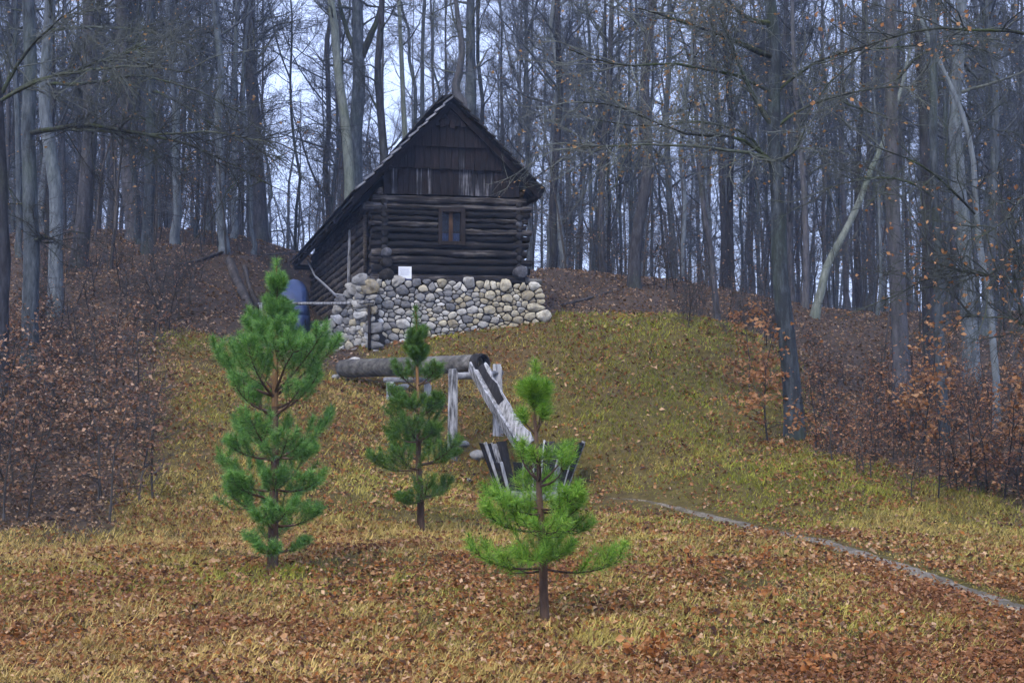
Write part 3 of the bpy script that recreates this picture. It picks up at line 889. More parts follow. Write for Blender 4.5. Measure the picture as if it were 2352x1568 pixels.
# ------------------------------------------------------------------ dry stone footing
def clip_poly(poly, p, n):
    """keep the side of poly where (x-p).n <= 0"""
    res = []
    for i in range(len(poly)):
        a, b = poly[i], poly[(i + 1) % len(poly)]
        da, db = (a - p) @ n, (b - p) @ n
        if da <= 0:
            res.append(a)
        if da * db < 0:
            res.append(a + (b - a) * da / (da - db))
    return res
def inside(poly, p):
    c = False
    for i in range(len(poly)):
        a, b = poly[i], poly[i - 1]
        if (a[1] > p[1]) != (b[1] > p[1]) and p[0] < (b[0] - a[0]) * (p[1] - a[1]) / (b[1] - a[1]) + a[0]:
            c = not c
    return c
def stone_face(poly, to3, nor, sizes, seed, parent, off, big=()):
    """packs rounded field stones into a polygon of the wall plane"""
    g = np.random.default_rng(seed)
    poly = [np.array(p, float) for p in poly]
    lo, hi = np.min(poly, 0), np.max(poly, 0)
    AX = np.array([1.32, 1.0])
    poly = [p / AX for p in poly]
    lo, hi = np.min(poly, 0), np.max(poly, 0)
    S = [(np.array(p[:2], float) / AX, p[2] * 0.72) for p in big]
    to3_ = to3
    to3 = lambda a, b: to3_(a * AX[0], b * AX[1])
    for r, tries in sizes:
        for _ in range(tries):
            p = lo + (hi - lo) * g.random(2)
            if not inside(poly, p):
                continue
            rr = r * g.uniform(0.85, 1.15)
            if all(np.hypot(*(p - q)) > (rr + r2) * 0.80 for q, r2 in S):
                S.append((p, rr))
    for i, (p, r) in enumerate(S):
        ang = np.arange(14) * 2 * math.pi / 14
        cell = [p + np.array([math.cos(a) * r * 2.6, math.sin(a) * r * 2.6]) for a in ang]
        for j, (q, r2) in enumerate(S):
            if i == j:
                continue
            d = q - p
            L_ = np.hypot(*d)
            if L_ > (r + r2) * 3:
                continue
            t = (L_ * L_ + r * r * 1.3 - r2 * r2 * 1.3) / (2 * L_ * L_)
            t = min(max(t, 0.25), 0.75)
            d_ = d + np.array([-d[1], d[0]]) * 0.25 * math.sin(i * 12.9 + j * 12.9)
            cell = clip_poly(cell, p + d * t, d_)
            if len(cell) < 3:
                break
        if len(cell) < 3:
            continue
        cell = np.array(cell)
        c = cell.mean(0)
        # an even outline of 14 points with rounded corners
        seg = np.linalg.norm(np.roll(cell, -1, 0) - cell, axis=1)
        cum = np.concatenate([[0], np.cumsum(seg)])
        tt = np.linspace(0, cum[-1], 14, endpoint=False)
        k = np.clip(np.searchsorted(cum, tt, 'right') - 1, 0, len(cell) - 1)
        f = ((tt - cum[k]) / np.maximum(seg[k], 1e-6))[:, None]
        o2 = cell[k] * (1 - f) + np.roll(cell, -1, 0)[k] * f
        o2 = (np.roll(o2, 1, 0) + 8 * o2 + np.roll(o2, -1, 0)) / 10
        o2 = c + (o2 - c) * (1.0 - 0.006 / max(r, 0.03)) + g.normal(size=o2.shape) * r * 0.05
        rr = np.linalg.norm(o2 - c, axis=1).mean()
        bulge = min(rr * g.uniform(0.45, 0.75), 0.13)
        tilt = g.normal(size=2) * 0.34
        V = []
        for sc_, dp in ((0.90, -0.3), (1.0, 0.15), (0.965, 0.55), (0.84, 0.86), (0.5, 0.98)):
            q2 = c + (o2 - c) * sc_
            dd = bulge * dp + (q2 - c) @ tilt * 0.5 + g.normal(size=14) * 0.07 * rr * (1 + dp)
            V.append(to3(q2[:, 0], q2[:, 1]) + nor * dd[:, None])
        cp = to3(c[0], c[1])
        V = np.vstack(V + [(cp + nor * bulge)[None]])
        ii_ = np.arange(4)[:, None] * 14
        j = np.arange(14)[None]
        q = np.stack([ii_ + j, ii_ + (j + 1) % 14, ii_ + 14 + (j + 1) % 14, ii_ + 14 + j], -1).reshape(-1, 4)
        tr = [(70, 56 + x, 56 + (x + 1) % 14) for x in range(14)]
        m = MB(); m.add(V - cp, q, tr)
        cream = g.random() < np.clip((proj(cp)[0] - 950) / 230, 0.12, 0.92)
        obj('stone', m.mesh('stone', M_STONEC if cream else M_STONE), parent, cp - off)

VW = -0.42
def fz(y):
    return z_at(y, WID / 2, VW)
def fu(x, z=4.8):
    return solve(lambda u: proj(cab(u, VW, z))[0], x, -2, 7)
fpoly = [(fu(828), fz(653)), (fu(1232), fz(655)), (fu(1243), fz(730)), (fu(1130), fz(765)), (fu(1000), fz(800)), (fu(858), fz(815)), (fu(838), fz(760))]
fpoly = [(u, z) for u, z in fpoly]
sw_loc = cab(WID / 2, VW, fz(800))
sw = thing('stone_footing', 'pale dry stone footing wall of rounded boulders under the log mill', 'stone wall', sw_loc)
BIG = [(fu(1211), fz(675), .20), (fu(1222), fz(703), .18), (fu(852), fz(668), .17), (fu(862), fz(690), .20), (fu(1126), fz(712), .2), (fu(1084), fz(711), .16),
       (fu(1073), fz(733), .17), (fu(905), fz(775), .16), (fu(1110), fz(744), .14), (fu(870), fz(742), .18), (fu(855), fz(768), .17), (fu(885), fz(752), .16), (fu(1165), fz(728), .14),
       (fu(1240), fz(722), .14)]
NF = -np.array([EY[0], EY[1], 0]); NF = nrm(np.array([EX[1], -EX[0], 0]))
stone_face(fpoly, lambda a, b: cab(a, VW, b), NF, [(0.13, 30), (0.095, 220), (0.072, 900), (0.052, 2500)], 5, sw, sw_loc, BIG)
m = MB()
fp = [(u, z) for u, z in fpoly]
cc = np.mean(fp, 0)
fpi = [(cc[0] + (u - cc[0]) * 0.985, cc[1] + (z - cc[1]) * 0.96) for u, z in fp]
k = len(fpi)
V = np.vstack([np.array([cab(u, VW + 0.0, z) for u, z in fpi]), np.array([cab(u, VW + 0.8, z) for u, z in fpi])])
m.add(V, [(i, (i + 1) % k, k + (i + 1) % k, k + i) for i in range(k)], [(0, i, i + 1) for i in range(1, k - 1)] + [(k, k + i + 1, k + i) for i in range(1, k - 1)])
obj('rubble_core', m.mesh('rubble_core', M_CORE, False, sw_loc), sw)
# the wing that steps down beside the wheel pit
wa = cab(fu(840), VW, 0)
wd = nrm(np.array([-0.80, 0.75, 0]))
wn_ = nrm(np.array([-wd[1], wd[0], 0])) * 1.0
if wn_[1] > 0:
    wn_ = -wn_
def wing(a, b):
    a, b = np.broadcast_arrays(np.asarray(a, float), np.asarray(b, float))
    return np.stack([wa[0] + wd[0] * a, wa[1] + wd[1] * a, b], -1)
def ws(x):
    return solve(lambda s: proj(wing(s, 4.3))[0], x, -1, 6)
def wz(y, s):
    return solve(lambda z: proj(wing(s, z))[1], y, 0, 12)
wpts = []
for x, y in ((848, 660), (806, 672), (786, 705), (768, 738), (752, 760), (748, 800), (790, 808), (862, 812)):
    s = ws(x); wpts.append((s, wz(y, s)))
stone_face(wpts, wing, wn_, [(0.13, 60), (0.10, 300), (0.075, 900), (0.055, 2000)], 9, sw, sw_loc)
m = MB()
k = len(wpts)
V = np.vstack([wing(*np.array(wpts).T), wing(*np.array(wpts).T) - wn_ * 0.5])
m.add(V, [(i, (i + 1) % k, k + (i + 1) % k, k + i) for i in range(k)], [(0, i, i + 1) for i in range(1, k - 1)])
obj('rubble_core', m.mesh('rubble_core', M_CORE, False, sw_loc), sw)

# ------------------------------------------------------------------ handrail, deck, wheel, tarpaulin, cables
dr = 36.3
hr = thing('handrail', 'thin pale wooden handrail on posts beside the stone footing', 'handrail', px(848, 792, 35.2))
ho = np.array(hr.location)
m = MB(); m.tube([px(594, 698, 37.2), px(700, 697, 36.4), px(780, 697, 35.8), px(858, 694, 35.1)], [0.042, 0.045, 0.045, 0.04], 8, True, 5, 0.05)
obj('rail', m.mesh('rail', M_SILV, True, ho), hr)
m = MB(); m.tube([px(848, 812, 35.15), px(848, 750, 35.15), px(847, 699, 35.15)], 0.045, 8, True, 6, 0.05)
obj('post', m.mesh('post', M_FRAME, True, ho), hr)
m = MB(); m.tube([px(604, 830, 37.1), px(602, 750, 37.1), px(598, 700, 37.1)], 0.05, 8, True, 7, 0.05)
obj('post', m.mesh('post', M_SILV, True, ho), hr)

dk = thing('plank_deck', 'low deck of dark grey beams over the mill race', 'deck', px(770, 815, 36.2))
do = np.array(dk.location)
for i, (x0, x1, y, w, h, d, mat) in enumerate([(690, 838, 801, 0.35, 0.07, 36.4, M_STAVE), (672, 822, 817, 0.3, 0.22, 36.0, M_SILVX), (700, 836, 796, 0.4, 0.06, 36.9, M_SILVX)]):
    m = MB(); m.beam(px(x0, y, d + 0.5), px(x1, y, d - 0.2), w, h, jit=0.01, seed=i)
    obj('beam', m.mesh('beam', mat, False, do), dk)
for i in range(3):
    m = MB(); m.beam(px(705 + i * 52, 812, 36.3 - i * .1), px(705 + i * 52, 845, 36.3 - i * .1), 0.14, 0.14)
    obj('post', m.mesh('post', M_STAVE, False, do), dk)
m = MB(); m.beam(px(695, 782, 38.5), px(745, 779, 38.3), 0.5, 0.2, jit=0.01)
bx_ = tag(obj('dark_opening_slab', m.mesh('dark_opening_slab', M_TARP, False, px(720, 789, 38.4)), None, px(720, 789, 38.4)), 'flat dark blue slab standing in for an opening behind the deck beams', 'box')  # added solid slab, its dark blue stands for an opening

# water wheel in its pit, mostly hidden under a blue cover
WC = px(662, 745, 41.3)
wt = EY.copy(); wa_ = EX.copy()
RW, WW = 1.38, 0.75
wh = thing('water_wheel', 'dark wooden water wheel in its pit under the blue cover', 'water wheel', WC - np.array([0, 0, RW]))
wo = np.array(wh.location)
def wp(ang, r, s):
    return WC + wt * math.cos(ang) * r + np.array([0, 0, 1]) * math.sin(ang) * r + wa_ * s
for s in (-WW / 2, WW / 2):
    m = MB()
    rings = [[wp(a, r, s + ds) for r, ds in ((RW, -.03), (RW, .03), (RW - .22, .03), (RW - .22, -.03))] for a in np.linspace(0, 2 * math.pi, 29)[:-1]]
    V = np.array(rings).reshape(-1, 3)
    q = [(i * 4 + j, i * 4 + (j + 1) % 4, ((i + 1) % 28) * 4 + (j + 1) % 4, ((i + 1) % 28) * 4 + j) for i in range(28) for j in range(4)]
    m.add(V, q)
    obj('rim', m.mesh('rim', M_STAVE, False, wo), wh)
    for i in range(6):
        a = i * math.pi / 3 + 0.2
        m = MB(); m.beam(wp(a, 0.05, s), wp(a, RW - 0.1, s), 0.08, 0.06, up=wa_)
        obj('spoke', m.mesh('spoke', M_STAVE, False, wo), wh)
for i in range(20):
    a = i * math.pi / 10
    m = MB(); m.beam(wp(a, RW - 0.24, 0), wp(a, RW - 0.02, 0), WW - 0.07, 0.03, up=np.cross(nrm(wp(a, 1, 0) - WC), wa_))
    obj('paddle', m.mesh('paddle', M_STAVE, False, wo), wh)
m = MB(); m.tube([WC - wa_ * 0.8, WC + wa_ * 1.6], 0.12, 10, True)
obj('axle', m.mesh('axle', M_STAVE, True, wo), wh)
m = MB()
na, ns = 22, 9
angs = np.linspace(rad(8), rad(172), na)
V = []
g = np.random.default_rng(3)
for a in angs:
    for j, s in enumerate(np.linspace(-0.54, 0.54, ns)):
        e = abs(s) / 0.54
        r = RW + 0.07 + 0.025 * math.sin(s * 17 + a * 3) - 0.26 * e ** 5
        V.append(wp(a, r, s * (1 + 0.03 * math.sin(a * 9))))
q = [(i * ns + j, i * ns + j + 1, (i + 1) * ns + j + 1, (i + 1) * ns + j) for i in range(na - 1) for j in range(ns - 1)]
m.add(np.array(V), q)
# folds hanging down on the near end
hang = []
fr = [np.array(v) for v in V[-ns:]]
fr0 = [np.array(v) for v in V[:ns]]
for rowv in (fr, fr0):
    vv = []
    sgn = -1 if rowv is fr0 else -1
    for lev in range(5):
        for j, p in enumerate(rowv):
            vv.append(p + np.array([0, 0, -0.33 * lev]) + wt * (0.06 * math.sin(j * 1.9 + lev * .4)) * (lev > 0))
    m.add(np.array(vv), [(l * ns + j, l * ns + j + 1, (l + 1) * ns + j + 1, (l + 1) * ns + j) for l in range(4) for j in range(ns - 1)])
tp = tag(obj('tarpaulin', m.mesh('tarpaulin', M_TARP, True, wo), None, wo), 'blue tarpaulin arched over the water wheel', 'tarpaulin')
sol = tp.modifiers.new('thick', 'SOLIDIFY'); sol.thickness = 0.008

v9 = LEN - 0.2
cb = thing('hanging_cable', 'pair of pale slack cables drooping along the side wall', 'cable', cab(-0.5, v9, Z0))
co = np.array(cb.location)
for off in (0, 1):
    pts = []
    for x, y in ((706, 598), (722, 632), (745, 652), (770, 676), (788, 677), (812, 672)):
        dd = 49.0 - (x - 706) / 106 * 9.0
        pts.append(px(x + off * 3, y + off * (5 if 720 < x < 790 else 1), dd))
    m = MB(); m.tube(pts, 0.028, 6, True)
    obj('strand', m.mesh('strand', M_CABLE, True, co), cb)

# ------------------------------------------------------------------ trough log on its trestles
TA, TB = px(786, 846, 33.2), px(1098, 834, 29.6)
tl = thing('trough_log', 'long hollowed grey log trough leading out from the bank', 'log trough', (TA + TB) / 2 - np.array([0, 0, 0.3]))
to = np.array(tl.location)
ta = nrm(TB - TA); tup = np.array([0, 0, 1.0]); tsd = nrm(np.cross(ta, tup)); tup = np.cross(tsd, ta)
m = MB()
n = 24; sd_ = 20
Ls = np.linalg.norm(TB - TA)
prof = []
for k in range(sd_):                     # open channel cut in the upper side
    a = rad(118) + k * rad(304) / (sd_ - 1)
    prof.append((math.cos(a), math.sin(a)))
inner = [(c * 0.66, s * 0.70) for c, s in prof][::-1]
prof = prof + inner
K = len(prof)
V = []
for i in range(n):
    t = i / (n - 1)
    r = 0.262 - 0.048 * t + 0.012 * float(wave1(np.array([t * 4]), 5)[0])
    if t < 0.06:
        r *= 0.82 + 3 * t
    c = TA + (TB - TA) * t + tup * 0.02 * float(wave1(np.array([t * 3]), 8)[0])
    for k, (a, b) in enumerate(prof):
        V.append(c + (tsd * a + tup * b) * r * (1 + 0.02 * math.sin(k * 5.1 + i * 0.8)))
V = np.array(V)
q = [(i * K + k, i * K + (k + 1) % K, (i + 1) * K + (k + 1) % K, (i + 1) * K + k) for i in range(n - 1) for k in range(K)]
for e in (0, n - 1):
    for k in range(sd_ - 1):
        f = (e * K + k, e * K + k + 1, e * K + K - 2 - k, e * K + K - 1 - k)
        q.append(f if e else f[::-1])
m.add(V, q)
obj('log_body', m.mesh('log_body', M_TROUGH, True, to), tl)
# dark spout sleeve at the open end
m = MB()
V = []
for t, r in ((0.0, 0.232), (0.24, 0.222), (0.24, 0.17), (0.02, 0.17)):
    c = TB + ta * (t - 0.06)
    V += [c + (tsd * math.cos(a) + tup * math.sin(a)) * r for a in np.linspace(0, 2 * math.pi, 19)[:-1]]
m.add(np.array(V), [(r * 18 + k, r * 18 + (k + 1) % 18, (r + 1) * 18 + (k + 1) % 18, (r + 1) * 18 + k) for r in range(3) for k in range(18)])
obj('spout_collar', m.mesh('spout_collar', M_STAVE, True, to), tl)

def post_to_ground(p_top, lean=(0, 0), w=0.17, d=0.14, seed=0, split=True):
    zb_ = hz(p_top[0], p_top[1]) - 0.25
    p0 = np.array([p_top[0] + lean[0], p_top[1] + lean[1], zb_])
    m = MB()
    m.beam(p0, p_top, w, d, up=(0, 1, 0), w1=w * 0.86, h1=d * 0.9, jit=0.008, seed=seed)
    if split:
        m.beam(p0 + np.array([w * 0.52, -0.01, 0]), p_top + np.array([w * 0.42, -0.01, -0.05]), w * 0.3, d * 0.8, up=(0, 1, 0), jit=0.006, seed=seed + 1)
    return m
t1 = thing('trestle', 'tall pale wooden trestle holding the open end of the trough', 'trestle', px(1090, 1060, 28.6))
t1o = np.array(t1.location)
pL, pR = px(1040, 846, 28.0), px(1141, 836, 29.2)
for i, p in enumerate((pL, pR)):
    obj('post', post_to_ground(p, (-0.02 if i == 0 else 0.02, 0), 0.19 if i == 0 else 0.21, 0.15, 10 + i).mesh('post', M_SILV, False, t1o), t1)
m = MB(); m.tube([px(1034, 863, 28.15), px(1090, 862, 28.7), px(1152, 856, 29.3)], [0.075, 0.08, 0.07], 8, True, 4, 0.06)
obj('crossbar', m.mesh('crossbar', M_SILVX, True, t1o), t1)
m = MB(); m.beam(px(1062, 858, 28.75), px(1088, 846, 28.75), 0.2, 0.05)
obj('wedge', m.mesh('wedge', M_STAVE, False, t1o), t1)
t2 = thing('trestle', 'low weathered trestle under the middle of the trough near the bank', 'trestle', px(930, 960, 30.8))
t2o = np.array(t2.location)
for i, p in enumerate((px(896, 876, 30.6), px(981, 880, 31.5))):
    obj('post', post_to_ground(p, (0.0, 0), 0.17, 0.14, 20 + i).mesh('post', M_SILV, False, t2o), t2)
m = MB(); m.tube([px(884, 873, 30.6), px(985, 872, 31.5)], 0.07, 8, True, 9, 0.06)
obj('crossbar', m.mesh('crossbar', M_SILVX, True, t2o), t2)

# ------------------------------------------------------------------ chute and staved tub
CA, CB = px(1088, 850, 28.7), px(1196, 1030, 27.3)
ch = thing('wooden_chute', 'pale weathered board chute sloping from the trough into the tub', 'chute', CB)
cho = np.array(ch.location)
ct = nrm(CB - CA)
cs = nrm(np.cross(ct, np.array([0, 0, 1.0])))       # across
cu_ = np.cross(cs, ct)
if cs[0] < 0:
    cs = -cs
if cu_[2] < 0:
    cu_ = -cu_
def curved(points, w, th, nrmv, acr, name, mat, jag=0.0, seed=0):
    """a board that follows a line of points"""
    g = np.random.default_rng(seed)
    pts = np.asarray(points, float)
    m = MB(); V = []
    for i, p in enumerate(pts):
        e = g.normal() * jag if 0 < i < len(pts) - 1 else 0
        for a, b in ((-w / 2 , -th / 2), (w / 2 + e, -th / 2), (w / 2 + e, th / 2), (-w / 2, th / 2)):
            V.append(p + acr * a + nrmv * b)
    k = len(pts)
    q = [(i * 4 + j, i * 4 + (j + 1) % 4, (i + 1) * 4 + (j + 1) % 4, (i + 1) * 4 + j) for i in range(k - 1) for j in range(4)] + [(3, 2, 1, 0), tuple((k - 1) * 4 + x for x in range(4))]
    m.add(np.array(V), q)
    return obj(name, m.mesh(name, mat, False, cho), ch)
line = [CA + (CB - CA) * t + cu_ * (-0.04 * math.sin(t * math.pi)) for t in np.linspace(0, 1, 12)]
curved(line, 0.27, 0.05, cu_, cs, 'floor_board', M_SILV, 0.0, 1)
l_acr = nrm(cu_ * 0.93 - cs * 0.36)
r_acr = nrm(cu_ * 0.93 + cs * 0.36)
curved([p - cs * 0.165 + cu_ * 0.12 for p in line], 0.27, 0.045, nrm(cs + cu_ * 0.35), l_acr, 'side_board', M_SILV, 0.012, 2)
curved([p + cs * 0.165 + cu_ * 0.12 for p in line], 0.27, 0.045, nrm(cs - cu_ * 0.35), r_acr, 'side_board', M_SILV, 0.012, 3)
curved([p + cs * 0.128 + cu_ * 0.13 for p in line[:6]], 0.18, 0.02, nrm(cs - cu_ * 0.35), r_acr, 'dark_lining', M_STAVE, 0.03, 4)  # thin dark layer on the upper half of the right board

TC = px(1222, 1128, 27.0)
TC[2] = hz(TC[0], TC[1]) + 0.06
tub = thing('staved_tub', 'broken conical tub of black staves standing behind the green pine', 'tub', TC - np.array([0, 0, 0.1]))
tuo = np.array(tub.location)
RB, RT, TH = 0.66, 1.08, 1.12
g = np.random.default_rng(15)
nst = 26
for i in range(nst):
    a = i * 2 * math.pi / nst
    front = -math.sin(a)                    # 1 towards the camera
    hgt = TH * g.uniform(0.94, 1.03)
    if front > 0.5:
        hgt *= g.uniform(0.45, 0.72)
    if i in (2, 8, 17, 20):                  # lost staves
        continue
    rb, rt = RB + g.normal() * 0.01, RT + g.normal() * 0.025
    da = 2 * math.pi / nst * 0.46
    def stp(ang, t, dr_):
        r = rb + (rt - rb) * t
        return TC + np.array([math.cos(ang) * (r + dr_), math.sin(ang) * (r + dr_), t * TH])
    t1_ = hgt / TH
    tw = g.normal() * 0.05
    P = [stp(a - da, 0, 0), stp(a + da, 0, 0), stp(a + da, 0, 0.045), stp(a - da, 0, 0.045),
         stp(a - da + tw, t1_, 0), stp(a + da + tw, t1_ * g.uniform(0.96, 1.0), 0), stp(a + da + tw, t1_ * 0.98, 0.045), stp(a - da + tw, t1_, 0.045)]
    m = MB(); m.box(np.array(P))
    light = g.random() < 0.22
    obj('stave', m.mesh('stave', M_SILV if light else M_STAVE, False, tuo), tub)
    if g.random() < 0.75:                    # pale edge strip
        m = MB(); m.beam(stp(a + da, 0.02, 0.025), stp(a + da + tw, t1_ * 1.01, 0.025), 0.035, 0.06, up=(math.cos(a), math.sin(a), 0))
        obj('edge_strip', m.mesh('edge_strip', M_SILV, False, tuo), tub)
for k in range(10):                          # plank ring around the foot
    a0, a1 = k * 2 * math.pi / 10 + 0.1, (k + 1) * 2 * math.pi / 10 + 0.07
    rr = RB + 0.17
    m = MB(); m.beam(TC + np.array([math.cos(a0) * rr, math.sin(a0) * rr, 0.06]), TC + np.array([math.cos(a1) * rr, math.sin(a1) * rr, 0.05]), 0.05, 0.17, jit=0.012, seed=k)
    obj('foot_plank', m.mesh('foot_plank', M_SILVX, False, tuo), tub)
m = MB()
m.tube([TC - np.array([0, 0, 0.25]), TC + np.array([0, 0, 0.03])], [RB + 0.02, RB + 0.02], 20, True)
obj('tub_floor', m.mesh('tub_floor', M_STAVE, False, tuo), tub)

# ------------------------------------------------------------------ loose stones and fallen timber
def rock(p, r, seed, label, mat=M_STONE, flat=0.6):
    import bmesh
    bm = bmesh.new()
    bmesh.ops.create_icosphere(bm, subdivisions=2, radius=1)
    V = np.array([v.co for v in bm.verts])
    g = np.random.default_rng(seed)
    for _ in range(6):
        d = nrm(g.normal(size=3)); c = g.uniform(0.45, 0.8)
        s = V @ d
        V = V - np.maximum(s - c, 0)[:, None] * d * 0.8
    V *= np.array([g.uniform(0.9, 1.3), g.uniform(0.8, 1.1), flat]) * r
    F = [[v.index for v in f.verts] for f in bm.faces]
    bm.free()
    o = obj('rock', mesh_from('rock', V, np.array(F), mat), None, p, g.uniform(0, 6))
    return tag(o, label, 'rock')
def on_ground(x, d, y=900):
    p = px(x, y, d)
    return np.array([p[0], p[1], hz(p[0], p[1])])
for i, (x, d, r, lab) in enumerate([
        (774, 33.2, 0.17, 'cream boulder at the buried end of the trough log'),
        (815, 34.4, 0.22, 'grey boulder lying on top of the bank above the trough log'),
        (832, 34.3, 0.18, 'small grey boulder beside the trough on the bank edge'),
        (897, 32.4, 0.13, 'small pale stone on bare earth under the trough'),
        (925, 32.2, 0.22, 'flat grey stone in the shaded gap under the trough log'),
        (1062, 28.6, 0.17, 'flat stone between the tall trestle post and the chute'),
        (1098, 28.4, 0.22, 'broad pale flat stone just behind the tub'),
        (1078, 27.1, 0.08, 'small white stone on leaves left of the tub'),
        (425, 8.55, 0.045, 'dark pebble on the leaf litter in the near meadow'),
        (1300, 26.3, 0.1, 'small pale stone at the foot of the tub on its path side')]):
    p = on_ground(x, d)
    rock(p + np.array([0, 0, r * 0.15]), r, 40 + i, lab, M_STONE if i != 8 else M_CORE)

def ground_hit(x, y, lo=20.0, hi=60.0):
    d = np.arange(lo, hi, 0.1)
    r = ray(x, y)
    P = CAM + r[None] * (d / r[1])[:, None]
    below = P[:, 2] < height(P[:, 0], P[:, 1])
    return float(d[np.argmax(below)]) if below.any() else hi
def fallen(name, pts, rads, label, mat, seed, cat='log'):
    pts = [px(*proj(p), min(ground_hit(*proj(p), 30.0), 52.0)) + np.array([0, -0.05, 0.06]) for p in pts]
    pts = np.array(pts)
    o0 = pts[-1].copy()
    m = MB(); m.tube(pts, rads, 9, True, seed, 0.10)
    return tag(obj(name, m.mesh(name, mat, True, o0), None, o0), label, cat)
M_DEAD = mat_wood('dead_grey_timber', (0.012, 0.010, 0.010), (0.055, 0.047, 0.042), (0.15, 0.135, 0.125), (8, 8, 2), bstr=1.2)
fallen('fallen_log', [px(510, 560, 40.8), px(530, 605, 40.3), px(540, 640, 39.6), px(556, 672, 39.0), px(576, 712, 38.3)], [0.10, 0.14, 0.15, 0.18, 0.10], 'thick split grey log leaning down the leafy bank', M_DEAD, 3)
fallen('fallen_log', [px(548, 570, 41.5), px(562, 620, 40.4), px(572, 660, 39.5), px(592, 712, 38.4)], [0.04, 0.10, 0.07, 0.13], 'broken rotten log beside the thick split log on the bank', M_DEAD, 4)
fallen('fallen_branch', [px(400, 612, 42), px(450, 604, 42), px(512, 583, 41.3)], [0.03, 0.05, 0.06], 'pale fallen branch touching the top of the split log', M_DEAD, 5, 'branch')
fallen('fallen_branch', [px(590, 590, 44), px(650, 586, 44), px(692, 580, 44)], [0.03, 0.035, 0.03], 'thin fallen branch on the bank between log and roof eave', M_DEAD, 6, 'branch')
fallen('fallen_branch', [px(1290, 706, 38.5), px(1350, 690, 39.5), px(1420, 668, 40.5)], [0.03, 0.04, 0.025], 'bare fallen branch on the leafy bank beside the mill', M_DEAD, 7, 'branch')

# ------------------------------------------------------------------ trees
def grow(g, p, d, L, nseg, wob, lift):
    pts = [np.array(p, float)]
    d = nrm(np.array(d, float))
    for i in range(nseg):
        d = nrm(d + g.normal(size=3) * wob + np.array([0, 0, lift]))
        pts.append(pts[-1] + d * (L / nseg))
    return np.array(pts)
def sample_poly(pts, t):
    k = len(pts) - 1
    f = np.clip(t, 0, 0.9999) * k
    i = f.astype(int)
    f = (f - i)[:, None]
    return pts[i] * (1 - f) + pts[i + 1] * f, nrm(pts[i + 1] - pts[i])
def add_twigs(m, g, pts, n, L, r, spread=0.9, lift=0.1, t0=0.15, tips=None, sub=2):
    """fine twigs along a branch, each with side twiglets"""
    if n <= 0:
        return
    p, t = sample_poly(pts, g.uniform(t0, 1, n))
    d = nrm(t * g.uniform(0.3, 1.0, (n, 1)) + g.normal(size=(n, 3)) * spread * 0.6 + np.array([0, 0, lift]))
    l = L * g.uniform(0.45, 1.15, (n, 1))
    mid = p + d * l * 0.5 + g.normal(size=(n, 3)) * l * 0.05
    d2 = nrm(d + g.normal(size=(n, 3)) * 0.22 + np.array([0, 0, lift]))
    end = mid + d2 * l * 0.5
    m.prisms(p, end, r, r * 0.45, 3, mid)
    if tips is not None:
        tips.append(end)
    for s in range(sub):
        q = mid + (end - mid) * g.uniform(-0.4, 0.8, (n, 1))
        e = q + nrm(d2 + g.normal(size=(n, 3)) * 0.6) * l * g.uniform(0.25, 0.5, (n, 1))
        m.prisms(q, e, r * 0.6, r * 0.35, 3)
        if tips is not None:
            tips.append(e)
def leaves_mesh(P, g, size, mat, droop=0.3, name='leaves'):
    """small folded leaves around the points P"""
    n = len(P)
    a = nrm(g.normal(size=(n, 3)) * np.array([1, 1, 0.5]) - np.array([0, 0, droop]))
    b = nrm(np.cross(a, g.normal(size=(n, 3))))
    c = np.cross(a, b)
    s = size * g.uniform(0.6, 1.25, (n, 1))
    w = s * g.uniform(0.28, 0.42, (n, 1))
    V = np.stack([P, P + a * s * 0.5 + b * w + c * s * 0.12, P + a * s, P + a * s * 0.5 - b * w + c * s * 0.12], 1).reshape(-1, 3)
    i = np.arange(n)[:, None] * 4
    F = np.concatenate([i + np.array([[0, 1, 2]]), i + np.array([[0, 2, 3]])])
    return mesh_from(name, V, F, mat, False)

def trunk_mesh(pts, r0, r1, mat, seed, sides=11, flare=1.5):
    k = len(pts)
    t = np.linspace(0, 1, k)
    rads = r0 + (r1 - r0) * t ** 0.9
    h = np.linalg.norm(pts - pts[0], axis=1)
    rads = rads * (1 + (flare - 1) * np.exp(-h / 0.45))
    m = MB(); m.tube(pts, rads, sides, False, seed, 0.045)
    return m.mesh('trunk', mat), rads

